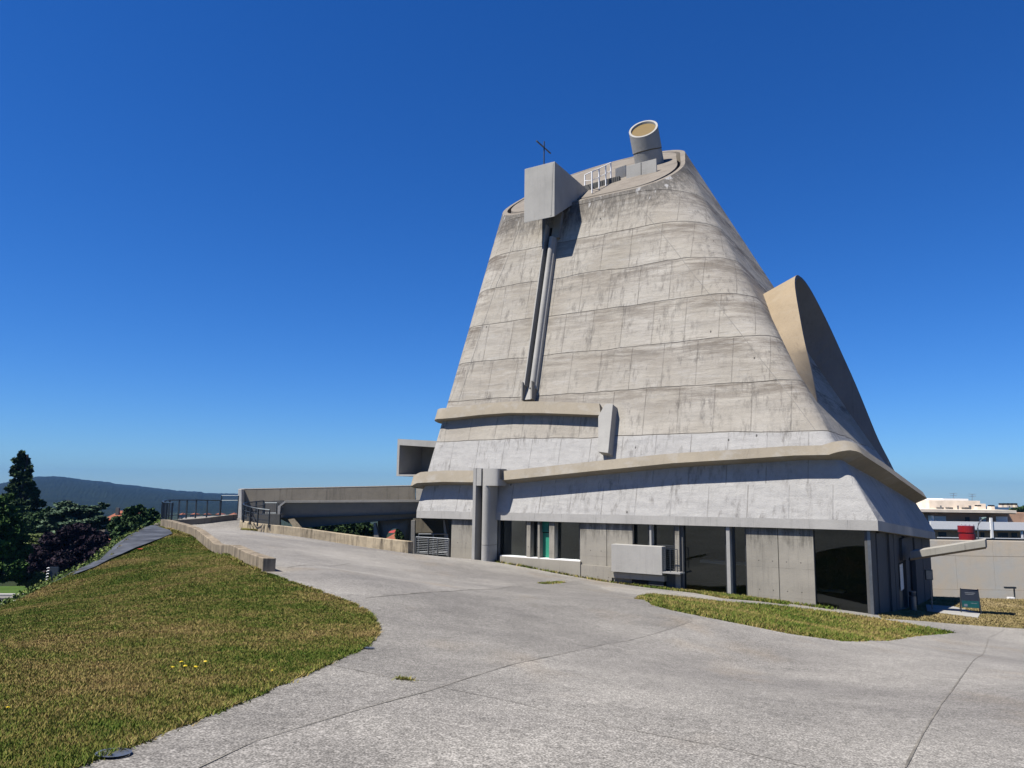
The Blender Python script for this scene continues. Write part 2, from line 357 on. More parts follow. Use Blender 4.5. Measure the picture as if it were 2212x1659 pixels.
# ------------------------------------------------------------------ ground height
ctl=[(0,0,-1.6),(0,-30,-1.0),(-8,-20,-1.3),(20,-20,-2.6),(40,0,-4.2),(60,30,-5.6),(80,0,-6),(-5,5,-1.62),(4,6,-2.0),(8,12,-2.75)]
def cp(x,y,z): p=dz(x,y,z); ctl.append((p[0],p[1],z))
for a in [(575,1237,-2.0),(500,1200,-2.05),(430,1165,-2.1),(345,1138,-2.2),(372,1126,-2.1),(440,1124,-2.05),(513,1121,-2.0),(517,1139.5,-2.4),(655,1160.5,-2.75),(803,1184,-3.2),(881,1195,-3.55)]: cp(*a)
for q in [(1035,1209),(1080,1215),(1320,1258),(1480,1277),(1620,1292),(1757,1310),(1885,1327)]:
    a_,z_=fx(*q,-.2); p=FP(a_,-.2,z_); ctl.append((p[0],p[1],z_-1.6))
ctl+=[(A[0],A[1],-3.9)]
for a in [(881,1225,-3.25),(1106,1300,-2.72),(850,1300,-2.26),(800,1240,-2.75),(1000,1245,-3.3),(1250,1290,-3.2),(1300,1400,-2.6),(1600,1450,-2.9)]: cp(*a)
for k,z in ((8,-5.7),(16,-6.3),(25.7,-6.8)): p=SP(k,0,0); ctl.append((p[0],p[1],z))
for a in [(2212,1290,-6.9),(2195,1326,-6.05),(2036,1357,-5.2),(2212,1357,-5.4),(1376,1294,-3.1),(1906,1383,-4.3)]: cp(*a)
for a in [(0,1312,-2.75),(124,1255,-2.6),(238,1200,-2.5),(340,1146,-2.5)]: cp(*a)
ctl=np.array(ctl)
def tps_fit(P):
    N=len(P); d=np.linalg.norm(P[:,None,:2]-P[None,:,:2],axis=2); K=np.where(d>0,d**2*np.log(d+1e-9),0)+np.eye(N)*.6
    Q=np.c_[np.ones(N),P[:,:2]]; Am=np.block([[K,Q],[Q.T,np.zeros((3,3))]])
    return np.linalg.solve(Am,np.r_[P[:,2],0,0,0])
TW=tps_fit(ctl)
crest=[dz(340,1146,-2.5),dz(238,1200,-2.5),dz(124,1255,-2.6),dz(0,1312,-2.75)]
plat=[(-12,-80),(-10.5,8)]+[tuple(p[:2]) for p in crest[::-1]]+[tuple(dz(343,1130,-2.1)[:2]),(-21.2,51),(-18.6,54.3),(-17.2,52.5),(-16.6,48.3),(-12.5,47.6),(-5.6,45.8),(-4.9,47.3),(0,56),(12,62),(27,62),(29.8,55.6),(36,54.9),(60,53.5),(140,50),(140,-80)]
plat=np.array(plat,float)
def inside(P,poly):
    x,y=P[:,0],P[:,1]; r=np.zeros(len(P),bool); j=len(poly)-1
    for i in range(len(poly)):
        xi,yi=poly[i];xj,yj=poly[j]
        c=((yi>y)!=(yj>y)); 
        with np.errstate(all='ignore'): r^=c&(x<(xj-xi)*(y-yi)/(yj-yi+1e-12)+xi)
        j=i
    return r
def nearest(P,poly):
    best=np.full(len(P),1e18); q=P.copy()
    for i in range(len(poly)):
        a=poly[i];b=poly[(i+1)%len(poly)];d=b-a; t=np.clip(((P-a)@d)/(d@d),0,1); c=a+t[:,None]*d; dd=((P-c)**2).sum(1)
        k=dd<best; best[k]=dd[k]; q[k]=c[k]
    return q,np.sqrt(best)
def H(P):
    P=np.atleast_2d(np.asarray(P,float))[:,:2]; ins=inside(P,plat); q,d=nearest(P,plat); q[ins]=P[ins]; d[ins]=0
    e=np.linalg.norm(q[:,None]-ctl[None,:,:2],axis=2); K=np.where(e>0,e**2*np.log(e+1e-9),0)
    zt=K@TW[:-3]+TW[-3]+q@TW[-2:]+1.6
    zt=np.clip(zt,-6.5,1.2)
    r=np.hypot(P[:,0],P[:,1]); val=np.interp(r,[0,100,160,320,900,2000,7000],[-9.6,-9.8,-13,-26,-40,-50,-50])
    s=zt-d*.62-np.clip(d-.0,0,1)*0.1
    z=np.maximum(s,val); z[ins]=zt[ins]; return z
def gz(x,y): return float(H([(x,y)])[0])
def G(x,y,up=0.):
    """point on the ground seen at pixel x,y"""
    d=ray(x,y); d=d/d[1]; Y=np.concatenate([np.arange(1.5,20,.1),np.arange(20,58,.1)]); P=EYE+d*Y[:,None]; g=P[:,2]-H(P[:,:2])
    k=np.where(g<0)[0]
    if len(k) and k[0]>0:
        a,b=Y[k[0]-1],Y[k[0]]; ga,gb=g[k[0]-1],g[k[0]]; Yk=a+(b-a)*ga/(ga-gb)
    else: Yk=Y[40:][np.argmin((g/Y)[40:])]
    p=EYE+d*Yk
    return np.array([p[0],p[1],gz(p[0],p[1])+up])
# ------------------------------------------------------------------ terrain built as one constrained triangulation, split into surfaces
def GL(L): return [G(*q) for q in L]
lawn_edge=GL([(568,1238),(600,1247),(640,1262),(685,1276),(720,1290),(765,1306),(795,1323),(812,1345),(815,1358),(810,1374),(797,1390),(778,1402),(740,1420),(700,1438),(640,1465),(560,1500),(480,1533),(400,1566),(320,1598),(250,1625),(160,1659)])
kerbline=GL([(562,1234),(500,1200),(450,1173),(400,1156),(362,1143)])
isl=GL([(1376,1294),(1385,1288),(1406,1284.6),(1470,1291),(1560,1301),(1663,1308),(1765,1320),(1825,1327),(1946,1346),(2010,1358),(2060,1367),(2010,1371),(1973,1374),(1906,1383),(1860,1385),(1816,1384.5),(1762,1377),(1706,1369),(1630,1354),(1556,1339),(1500,1328),(1456,1319),(1410,1307)])
def fbase(a): 
    p=FP(a,-.35,0); return np.array([p[0],p[1],gz(p[0],p[1])])
strip=GL([(1250,1246),(1330,1259),(1400,1269.5),(1500,1281),(1560,1292.5),(1640,1299),(1700,1306.5)])
strip=strip+[fbase(a) for a in (3.8,6,8,10,12,14)]
rightg=GL([(1905,1337),(1953,1339),(2000,1342),(2080,1349),(2212,1358)])
far_r=[(60,24,0),(120,20,0),(120,50.3,0),(60,53,0),(36,54.6,0),(30.2,55.2,0)]+[SP(25.6,-.35,0),SP(20,-.35,0),SP(10,-.35,0),SP(1.,-.35,0)]
lawn=lawn_edge+[np.array([-2.6,2.2,0]),np.array([-1.5,-4,0]),np.array([-1,-60,0]),np.array([-12,-60,0]),np.array([-10.5,8,0])]+[np.array(p) for p in crest[::-1]]+kerbline[::-1]
slope=[np.array([-12,-60,0]),np.array([-10.5,8,0])]+[np.array(p) for p in crest[::-1]]
polys={'lawn':lawn,'island':isl,'strip':strip,'gravel':rightg+[np.array(p) for p in far_r]}
def dens(L,step=.6):
    o=[]
    for i in range(len(L)):
        a=np.array(L[i][:2]);b=np.array(L[(i+1)%len(L)][:2]); k=max(1,min(200,int(np.linalg.norm(b-a)/step)))
        for j in range(k): o.append(a+(b-a)*j/k)
    return o
PL={k:dens(p) for k,p in polys.items()}
PL['plat']=dens([p for p in plat],1.2)
pts=[];edges=[]
for k,p in PL.items():
    b=len(pts); pts+=[tuple(q) for q in p]; edges+=[(b+i,b+(i+1)%len(p)) for i in range(len(p))]
def grid(x0,x1,y0,y1,s,j=.0):
    return [(x+random.uniform(-j,j)*s,y+random.uniform(-j,j)*s) for x in np.arange(x0,x1,s) for y in np.arange(y0,y1,s)]
def anynear(): pass
JN=[([(430,1659),(550,1602),(780,1532),(930,1492),(1106,1436),(1306,1392),(1496,1342)],.012),
 ([(715,1437),(850,1464.7),(1106,1516),(1306,1567),(1556,1614),(1741,1657)],.010),
 ([(1956,1659),(2036,1517),(2081,1457),(2136,1377),(2171,1360)],.018),
 ([(620,1226),(755,1217),(850,1228),(1050,1257),(1106,1264),(1250,1256)],.03),
 ([(790,1292),(875,1284),(980,1277),(1106,1266)],.035)]
JG=[GL(L) for L,_w in JN]
SL_=[(GL([(700,1436),(715,1437),(850,1464.7),(905,1475),(1106,1436),(1306,1392),(1496,1342),(1376,1290),(1250,1256),(1106,1266),(980,1277),(875,1284),(720,1288),(830,1340)]),.86),
 (GL([(160,1659),(430,1659),(550,1602),(780,1532),(930,1492),(905,1475),(850,1464.7),(715,1437),(600,1480)]),.97),
 (GL([(905,1475),(1106,1516),(1306,1567),(1556,1614),(1741,1657),(1500,1659),(430,1659),(550,1602),(780,1532),(930,1492)]),1.06),
 (GL([(1956,1659),(2036,1517),(2081,1457),(2136,1377),(2171,1360),(2212,1362),(2212,1659)]),1.03),
 (GL([(345,1130),(562,1233),(620,1226),(755,1217),(850,1228),(1050,1257),(1106,1264),(900,1200),(650,1160),(517,1130)]),1.04)]
for P_j in JG+[q[0] for q in SL_]:
    P_j=dens(P_j,1.2)
    if True: pts+=[tuple(q) for q in P_j]
for P_j in JG:
    b=len(pts); L2=[]
    for i in range(len(P_j)-1):
        a_=P_j[i][:2];b_=P_j[i+1][:2];k=max(1,int(np.linalg.norm(b_-a_)/.5))
        L2+=[a_+(b_-a_)*j/k for j in range(k)]
    L2.append(P_j[-1][:2]); pts+=[tuple(q) for q in L2]; edges+=[(b+i,b+i+1) for i in range(len(L2)-1)]
g=grid(-26,34,1,62,.75)+grid(-90,110,-80,110,4.)
for r in (130,160,200,260,340,450,600,900,1400,2200,3500,6500):
    g+=[(r*math.cos(a),r*math.sin(a)) for a in np.linspace(0,2*math.pi,72,endpoint=False)]
pts+=g
vs,es,fs,_,_,_=delaunay_2d_cdt([Vector(p) for p in pts],edges,[],0,1e-4)
VV=np.array([tuple(p) for p in vs]); ZZ=H(VV); tri=np.array([f for f in fs if len(f)==3])
cen=VV[tri].mean(1)
ins={k:inside(cen,np.array(PL[k])) for k in PL}
region=np.full(len(tri),'terrain',dtype=object)
region[ins['plat']]='plaza'
for k in ('gravel','lawn','strip','island'): region[ins[k]]=k
def region_obj(key,name,mat):
    T=tri[region==key]; ids,inv=np.unique(T.ravel(),return_inverse=True)
    b=MB(); b.v=[(VV[i][0],VV[i][1],ZZ[i]) for i in ids]; b.f=[tuple(t) for t in inv.reshape(-1,3)]; b.uv=[]
    o=b.build(name,mat,smooth=True,fix=False)
    if o.data.polygons[0].normal.z<0: o.data.flip_normals()
    return tag(o,kind='structure')
plaza=region_obj('plaza','plaza',M['plaza'])
lawno=region_obj('lawn','lawn',M['lawn']); islo=region_obj('island','grass_island',M['lawn']); stro=region_obj('strip','verge',M['lawn'])
gravo=region_obj('gravel','dry_lawn',M['dry'])
terr=region_obj('terrain','terrain',ground_grass('terrain_green',[(.35,(.018,.03,.01)),(.5,(.03,.05,.016)),(.65,(.06,.08,.03))]))
# joints of the paving: thin tarry lines laid on the slabs
def ribbon(pts,w,up=.006,step=.35):
    P=[];
    for i in range(len(pts)-1):
        a=np.array(pts[i][:2]);b=np.array(pts[i+1][:2]);k=max(1,int(np.linalg.norm(b-a)/step))
        for j in range(k+(i==len(pts)-2)): P.append(a+(b-a)*j/k)
    P=np.array(P); d=np.gradient(P,axis=0); d/=np.linalg.norm(d,axis=1)[:,None]+1e-9; q=np.c_[-d[:,1],d[:,0]]
    w=np.array([w*random.uniform(.55,1.3) for _ in P])[:,None]
    l=P+q*w/2; r=P-q*w/2; zl=H(l)+up; zr=H(r)+up
    vs=[(*a,z) for a,z in zip(l,zl)]+[(*a,z) for a,z in zip(r,zr)]; N=len(P)
    return vs,[(i,N+i,N+i+1,i+1) for i in range(N-1)]
for P_j,(_L,w) in zip(JG,JN):
    b=MB(); b.add(*ribbon(P_j,w)); b.build('slab_joint',M['joint'],plaza,fix=False)
me=plaza.data; cx_=np.empty(len(me.polygons)*3); me.polygons.foreach_get('center',cx_); cx_=cx_.reshape(-1,3)[:,:2]; tone=np.ones(len(cx_))
for P_s,tv in SL_: tone[inside(cx_,np.array([p[:2] for p in P_s]))]=tv
at_=me.attributes.new('tone','FLOAT','FACE'); at_.data.foreach_set('value',tone)
# ------------------------------------------------------------------ CHURCH
cz=-3.0
church=empty('church_building',(12,51,cz),'tall raw concrete church, square base leaning up to a slanted cut top','church')
def part(mb,name,mat,parent=church,**k): return mb.build(name,mat,parent,**k)
# shell
wl=list(np.unique(np.concatenate([np.linspace(i,i+1,25) for i in range(8)])))[:-1]; NT_=70
b=MB();rimd=[]
per={0:0.}
rings=[]
for i in range(4):
    c0_,c1_=CORN[i],CORN[(i+1)%4]; dr0=(c1_-c0_)/np.linalg.norm(c1_-c0_)
    for f in np.linspace(0,1,25): rings.append((i,2*i+f,0.))
    for g_ in np.linspace(0,1,25)[1:]: rings.append((i,2*i+1+g_,g_))
for (i,w,g_) in rings:
    c0_,c1_=CORN[i],CORN[(i+1)%4]; dr0=(c1_-c0_)/np.linalg.norm(c1_-c0_); tc=tcut(w); e=SH(w,tc)
    for j in range(NT_+1):
        t_=tc*j/NT_; p=SH(w,t_)
        q=p if g_==0 else SH(2*i+1,t_)
        U=i*40+float((q-c0_)@dr0)+g_*math.pi/2*R*t_
        b.v.append(tuple(p)); b.uv.append((U,p[2])); rimd.append(float(np.linalg.norm(p-e)))
nr=len(rings)
for k_ in range(nr):
    if k_+1<nr and rings[k_+1][0]!=rings[k_][0]: continue      # the next face starts with its own copy of this ring
    if k_+1>=nr: continue
    for j in range(NT_): a=k_*(NT_+1)+j; b.f.append((a,a+NT_+1,a+NT_+2,a+1))
sh=b.build('shell',M['shell'],church,smooth=True,uv=True,fix=False)
L=sh.data.uv_layers.new(name='rim'); idx=np.empty(len(sh.data.loops),int); sh.data.loops.foreach_get('vertex_index',idx)
ra=np.array(rimd)[idx]; L.data.foreach_set('uv',np.c_[ra,ra].ravel())
# diagonal construction seams raised as thin fillets
for pl in ([(1380,442),(1500,595),(1640,772),(1762,930)],[(1130,470),(1072,617),(1030,745),(989,872)]):
    q=[find(*p) for p in pl]; P=[]
    for i in range(len(q)-1):
        for s in np.linspace(0,1,14,endpoint=(i==len(q)-2)): w_,t_=q[i][0]+(q[i+1][0]-q[i][0])*s,q[i][1]+(q[i+1][1]-q[i][1])*s; P.append(SH(w_,t_)+SN(w_,t_)*-.005)
    part(MB().tube(P,.02,5),'seam',M['conc'])
# rim and roof
loop=[SH(w,tcut(w)) for w in wl]; c0=sum(loop)/len(loop)
def inset(p,d,dn): q=c0-p; q[2]=q[2]; L_=np.linalg.norm(q[:2]); return p+q*(d/L_)+np.array([0,0,dn])
l1=[inset(p,.34,.0) for p in loop]; l2=[inset(p,.34,-.9) for p in loop]
b=MB(); N=len(loop); b.add(loop+l1+l2,[(i,(i+1)%N,N+(i+1)%N,N+i) for i in range(N)]+[(N+i,N+(i+1)%N,2*N+(i+1)%N,2*N+i) for i in range(N)])
part(b,'shell_rim',M['roof'])
r1=[inset(p,.62,.02) for p in loop]; r2=[inset(p,.62,-.7) for p in loop]
b=MB(); b.add(r1+r2+[c0+np.array([0,0,.35])],[(i,(i+1)%N,N+(i+1)%N,N+i) for i in range(N)]+[(i,(i+1)%N,2*N) for i in range(N)])
part(b,'roof_slab',M['roof'])
b=MB(); b.add([inset(p,.1,-.75) for p in loop],[tuple(range(N))]); part(b,'roof_gutter_floor',M['black'])
RN=np.array([-.66*v[0],-.66*v[1],1.])
def RP(x,y,up=0): return onpl(x,y,np.array([*(v*42.1),20.35+up]),RN)
# light cannon on the roof
base=RP(1404,358); ax=np.array([-.17,-.30,.93]); ax/=np.linalg.norm(ax); rad=1.02
cen_top=at(1389.5,278,base[1]-.75)
ax=(cen_top-base); Ltop=np.linalg.norm(ax); ax/=Ltop
nc=np.array([-.33,-.72,.60]); nc/=np.linalg.norm(nc)
e1=np.cross(ax,[0,0,1.]);e1/=np.linalg.norm(e1);e2=np.cross(ax,e1)
def cyl(off,rr): # point on tube at plane through base+ax*off with normal nn
    pass
def tubesec(s,rr,nn=None,k=56):
    P=[]
    for i in range(k):
        a=2*math.pi*i/k; q=base+ax*s+rr*(e1*math.cos(a)+e2*math.sin(a))
        if nn is not None: q=q+ax*(((base+ax*s-q)@nn)/(ax@nn))
        P.append(q)
    return P
part(MB().sweep([tubesec(-.9,rad-.02),tubesec(.95,rad-.02,None)],caps=True),'cannon_base_drum',M['box'],smooth=False)
can=part(MB().sweep([tubesec(1.02,rad),tubesec(Ltop,rad,nc),tubesec(Ltop,rad-.14,nc),tubesec(Ltop-.5,rad-.14,nc),tubesec(1.02,rad-.14)],caps=False),'light_cannon',M['box'])
part(MB().sweep([tubesec(.93,rad-.1),tubesec(1.05,rad-.1)]),'cannon_joint',M['hood'])
part(MB().sweep([tubesec(Ltop-.16,rad-.141,nc),tubesec(Ltop-.2,rad-.141,nc)]),'cannon_lens',M['ochre'],can)
# bell box : vertical faces parallel to the facade
zb=18.6; pr=atz(1197,467.6,zb); o_=float((pr-B)@n3); a1,_=fx(1197.5,467.6,o_); _,zt=fx(1199.7,347.8,o_); a0,_z=fx(1131.5,482,o_)
sl=find(1250,432)[0]
# the sloping top meets the roof plane behind
def roofz(p): return 20.3+.66*(p[:2]@v-42.1)
dback=0
for s in np.arange(0,14,.05):
    p=FP(a1,o_-s,0)
    q=proj(np.array([p[0],p[1],roofz(p)+.1]))
    if roofz(p)>0 and q[0]>1271: dback=s;break
dback=dback or 7.
pbk=FP(a1,o_-dback,0); zbk=roofz(pbk)+.1
bx=MB().hexa([FP(a1,o_,zb),FP(a1,o_-dback,min(zbk-.15,zb+.66*dback)),FP(a0,o_-dback,min(zbk-.15,zb+.66*dback)),FP(a0,o_,zb),FP(a1,o_,zt),FP(a1,o_-dback,zbk),FP(a0,o_-dback,zbk),FP(a0,o_,zt)])
bell=part(bx,'bell_box',M['box'],bevel=.02)
part(MB().hexa([FP(a1+.22,o_+.02,zb+.1),FP(a1+.22,o_-.1,zb+.1),FP(a1+.3,o_-.1,zb+.1),FP(a1+.3,o_+.02,zb+.1),FP(a1+.1,o_+.02,zt-.1),FP(a1+.1,o_-.1,zt-.1),FP(a1+.18,o_-.1,zt-.1),FP(a1+.18,o_+.02,zt-.1)]),'pipe_chase',M['white_conc'],bell)
# cross
ct=at(1175,353,FP(a1+.9,o_-1.2,0)[1]); Yc=ct[1]; tp=at(1175.6,305.5,Yc); jn=at(1175.4,318.,Yc)
cross=part(MB().tube([ct-np.array([0,0,.6]),tp],.045,6),'cross',M['steel'])
e=at(1159,304.3,Yc-.85);e_=at(1189,331,Yc+.85); part(MB().tube([e,e_],.05,6),'cross_arm',M['steel'],cross)
# roof railing and steps
pp=[(1263.4,1050-170,1050),(1278.6,833,1085),(1294,787,1030),(1308.5,740,980),(1319.5,700,940)]
bt=[RP(x,246.9+y1*.1488,.35) for x,y0,y1 in pp]; tps=[np.array([q[0],q[1],at(x,246.9+y0*.1488,q[1])[2]]) for (x,y0,y1),q in zip(pp,bt)]
rl=part(MB().tube(tps,.035,6),'roof_railing',M['white'])
part(MB().tube([(a+b_)/2 for a,b_ in zip(bt,tps)],.02,5),'mid_rail',M['white'],rl)
for a,b_ in zip(bt,tps): part(MB().tube([a-np.array([0,0,.3]),b_],.05,6),'rail_post',M['white'],rl)
for i in range(16):
    q=bt[0]+(bt[-1]-bt[0])*(i/14.)+np.array([.15,-.1,0]); z=roofz(q)
    part(MB().hexa([q+u3*x_+n3*y_+np.array([0,0,z_-q[2]+z]) for z_ in (-.1,.42) for x_,y_ in ((-.35,-.12),(.35,-.12),(.35,.12),(-.35,.12))]),'roof_step',M['darkc'])
for (x0,x1,y0,y1) in ((822,973,838,915),(980,1193,765,880),(1202,1418,700,825)):
    D_=lambda x,y:(1206.9+x*.1488,246.9+y*.1488)
    p0=RP(*D_(x0,y1+(0)),.35); p1=RP(*D_(x1,y1-55),.35)
    ht=np.array([0,0,.62]); th=v3*.12
    part(MB().hexa([p0-ht*.5,p1-ht*.5,p1-ht*.5+th,p0-ht*.5+th,p0+ht,p1+ht,p1+ht+th,p0+ht+th]),'roof_upstand',M['box'],bevel=.01)
FCE=[]
for i in range(4):
    a_=i*math.pi/2; T__=np.array([*(cc+R*(n*math.cos(a_)+m*math.sin(a_))),ZT]); q_=np.cross(CORN[(i+1)%4]-CORN[i],T__-CORN[i]); q_/=np.linalg.norm(q_)
    if q_@(CORN[i]-np.array([*((A+C)[:2]/2),0]))<0: q_=-q_
    FCE.append((CORN[i],CORN[(i+1)%4],T__,q_))
def fwt(x,y,off=0.,i=0):
    """flat face i: ring and height parameters seen at x,y when moved out by off"""
    a,b_,T,q=FCE[i]; p=onpl(x,y,a+q*off,q)-q*off
    M_=np.stack([a-T,b_-a],1); s_,*_r=np.linalg.lstsq(M_,p-T,rcond=None); al,be=s_
    return 2*i+be/al,1-al
# gutters ------------------------------------------------------------
def catm(P,k=10):
    P=[np.array(p,float) for p in P];o=[]
    for i in range(len(P)-1):
        for s in range(k): t=s/k; o.append(P[i]*(1-t)+P[i+1]*t)
    o.append(P[-1]); return o
def gutter(name,ctrl,h0,off,mat,pre=(),k=8,th=.3,post=()):
    Q=[]
    for (x,y) in ctrl: Q.append(fwt(x,y,off))
    Q=[(w_,Q[0][1] if t_ is None else t_) for w_,t_ in pre]+Q+list(post)
    secs=[]
    for w,t in catm(Q,k):
        w=float(w);t=float(t); p=SH(w,t);N_=SN(w,t);T_=SH(w,t+.01)-SH(w,t-.01);T_/=np.linalg.norm(T_)
        h=h0/2
        nh=np.array([N_[0],N_[1],0]);nh/=np.linalg.norm(nh)
        secs.append([p+N_*off-T_*h,p+N_*off+T_*h,p+N_*(off-.16)+T_*h,p-N_*.05+T_*(h-.25),p-N_*.05-T_*h*.9])
    return part(MB().sweep(secs),name,mat),Q
g1,Q1=gutter('rain_gutter',[(912,1031),(960,1028.5),(1024,1029)],.7,.78,M['gutter'],pre=[(-1.6,.06),(-1.,.058),(-.75,.057),(-.5,.056),(-.25,.056)])
tl=Q1[-1][1]; print('Q1',Q1)
g2,Q2=gutter('rain_gutter',[(1076,1028),(1110,1025),(1280,1007),(1450,990),(1600,981),(1710,973.5),(1790,972)],.54,.8,M['gutter']); print('Q2',Q2)
# around the corner and down the side
wc,tc_=Q2[-1]
ends=[fwt(x,y,.8,1) for x,y in ((1880,1000),(1920,1025),(1966,1052))]
print('ends',ends)
te=ends[-1][1]
Q3=[(wc,tc_),(1.0,tc_),(1.25,tc_),(1.5,tc_),(1.75,tc_-.002),(2.02,tc_-.005),(2.3,tc_*.7+te*.3),(2.65,tc_*.35+te*.65),(2.99,te)]
secs=[]
for w,t in catm(Q3,8):
    w=float(w);t=float(t);p=SH(w,t);N_=SN(w,t);T_=SH(w,t+.01)-SH(w,t-.01);T_/=np.linalg.norm(T_);h=.27
    secs.append([p+N_*.8-T_*h,p+N_*.8+T_*h,p+N_*.66+T_*h,p-N_*.05+T_*(h-.25),p-N_*.05-T_*h*.9])
part(MB().sweep(secs),'rain_gutter',M['gutter'])
gu,Q4=gutter('rain_gutter',[(952,893.5),(985,890.5),(1040,884),(1100,879.5),(1170,879.5),(1230,881.5),(1296,884)],.72,.5,M['gutter'],pre=[(-1.4,None),(-1.,None),(-.75,None),(-.5,None),(-.25,None)]); print('Q4',Q4)
# gutter end plate
N0=SN(.5,.2); p0=SH(*Q4[-1])+N0*.6
poly=[onpl(x,y,p0,N0) for x,y in ((1310.6,871.6),(1324,873),(1313.6,978.7),(1292,976),(1292,900),(1304.7,876))]
part(MB().prism(poly,-N0*.62),'gutter_end_plate',M['box'],bevel=.02)
# drain channel down the front face : thin lip, dark slot, half round pipe
pa=SH(*find(1151,838)); pb=SH(*find(1197,492)); T_=pb-pa;Lc=np.linalg.norm(T_);T_/=Lc; S_=np.cross(T_,N0); S_/=np.linalg.norm(S_)
if S_@u3>0: S_=-S_     # S_ points to the right
def fr(s,x,o): return pa+T_*s+S_*x*.8+N0*o*.85
ch=part(MB().hexa([fr(0,-.42,-.1),fr(Lc,-.42,-.1),fr(Lc,-.33,-.1),fr(0,-.33,-.1),fr(0,-.42,.62),fr(Lc,-.42,.62),fr(Lc,-.33,.62),fr(0,-.33,.62)]),'drain_channel',M['box'])
part(MB().hexa([fr(0,-.33,-.1),fr(Lc,-.33,-.1),fr(Lc,.0,-.1),fr(0,.0,-.1),fr(0,-.33,.06),fr(Lc,-.33,.06),fr(Lc,.0,.06),fr(0,.0,.06)]),'channel_bed',M['black'],ch)
secs=[]
for s in np.linspace(-.2,Lc-1.0,12):
    P=[fr(s,.0,-.1),fr(s,.5,-.1),fr(s,.5,.28)]+[fr(s,.21+.21*math.cos(a),.38+.24*math.sin(a)) for a in np.linspace(0,math.pi,12)]
    secs.append(P)
part(MB().sweep(secs),'drain_pipe',M['box'],ch,smooth=False)
part(MB().hexa([fr(Lc-1.0,.05,-.1),fr(Lc+1.,.05,-.1),fr(Lc+1.,.75,-.1),fr(Lc-1.,.75,-.1),fr(Lc-1.,.05,.3),fr(Lc+1.,.05,.3),fr(Lc+1.,.75,.3),fr(Lc-1.,.75,.3)]),'channel_head',M['conc'],ch)
# spout box at the foot
for x0,x1 in ((-.5,-.4),(.3,.42)):
    part(MB().hexa([fr(-.9,x0,-.1),fr(.15,x0,-.1),fr(.15,x1,-.1),fr(-.9,x1,-.1),fr(-.9,x0,.55),fr(.15,x0,.8),fr(.15,x1,.8),fr(-.9,x1,.55)]),'spout_cheek',M['conc'],ch)
part(MB().hexa([fr(-.85,-.4,.1),fr(.0,-.4,.1),fr(.0,.3,.1),fr(-.85,.3,.1),fr(-.85,-.4,.35),fr(.0,-.4,.2),fr(.0,.3,.2),fr(-.85,.3,.35)]),'spout_floor',M['white_conc'],ch)
# side hood on the east face
att=[(1765,868.5),(1742.8,834),(1725,807.5),(1701,757),(1668,688.5),(1649,636)]
PA=[SH(*find(*q)) for q in att]; top=PA[-1]
ksd=lambda x,y: find(x,y,0,seed=(2.4,.25))
inr=[(1712,700),(1765,790),(1832,900),(1890,985)]
fN=SN(2.5,.3); f0=SH(2.5,.3)
PI_=[SH(w_,t_) for w_,t_ in ((2.55,.40),(2.66,.31),(2.77,.21),(2.86,.135))]
print('hood',[proj(p) for p in PI_],top,Pl if False else '')
Pl=PA[0];Pr=PI_[-1]
topo=at(1720,591,top[1]-.4)
topo=at(1720,591,top[1]-1.0)
pn=np.cross(Pr-Pl,topo-Pl);pn/=np.linalg.norm(pn)
outer=[(1766,870),(1759,830),(1751.7,792.6),(1738.3,742),(1726.4,676.6),(1717.5,626),(1715.5,604),(1720,591.5),(1731,596),(1745.8,614),(1763.6,646.8),(1793.4,706.3),(1817,760),(1847,825),(1873.7,891),(1902,962),(1914,980),(1930,1013)]
PO=[onpl(x,y,Pl,pn) for x,y in outer]
def resamp(P,k):
    P=np.array(P);d=np.r_[0,np.cumsum(np.linalg.norm(np.diff(P,axis=0),axis=1))];s=np.linspace(0,d[-1],k); return [np.array([np.interp(q,d,P[:,i]) for i in range(3)]) for q in s]
def smooth_(P):
    P=[p.copy() for p in P]
    for _ in range(3): P=[P[0]]+[(P[i-1]+2*P[i]+P[i+1])/4 for i in range(1,len(P)-1)]+[P[-1]]
    return P
outl=resamp(PO[:8],20); outr=resamp(PO[7:],26)
inl=resamp(PA,20); inrr=resamp([top]+PI_,26)
OL=smooth_(outl+outr[1:]); IL=inl+inrr[1:]
cI=sum(OL)/len(OL)
th=[]
for i,p in enumerate(OL):
    a=OL[max(i-1,0)];b_=OL[min(i+1,len(OL)-1)]; tt=b_-a; q=np.cross(pn,tt);q/=np.linalg.norm(q)
    if q@(cI-p)<0:q=-q
    th.append(q*.16)
secs=[[OL[i],IL[i]-(OL[i]-IL[i])*.03,IL[i]-(OL[i]-IL[i])*.03+th[i],OL[i]+th[i]] for i in range(len(OL))]
hd=part(MB().sweep(secs),'light_hood',M['hood_shade'],smooth=True); es=hd.modifiers.new('split','EDGE_SPLIT'); es.split_angle=math.radians(45)
nf=21
fac_=[[OL[i]-th[i]*.04,IL[i]-(OL[i]-IL[i])*.03-th[i]*.04,IL[i]-(OL[i]-IL[i])*.03-th[i]*.16,OL[i]-th[i]*.16] for i in range(nf)]
fc_=part(MB().sweep(fac_),'hood_facing',M['hood'],hd,smooth=True); es=fc_.modifiers.new('split','EDGE_SPLIT'); es.split_angle=math.radians(45)
lin=[[OL[i]-(OL[i]-IL[i])*.02+th[i]*1.03,IL[i]-(OL[i]-IL[i])*.03+th[i]*1.03,IL[i]-(OL[i]-IL[i])*.03+th[i]*1.25,OL[i]-(OL[i]-IL[i])*.02+th[i]*1.25] for i in range(len(OL))]
ln_=part(MB().sweep(lin),'hood_shade_skin',M['hood_shade'],hd,smooth=True); es=ln_.modifiers.new('split','EDGE_SPLIT'); es.split_angle=math.radians(45)  # added inner skin, its grey carries the painted shade of the hood
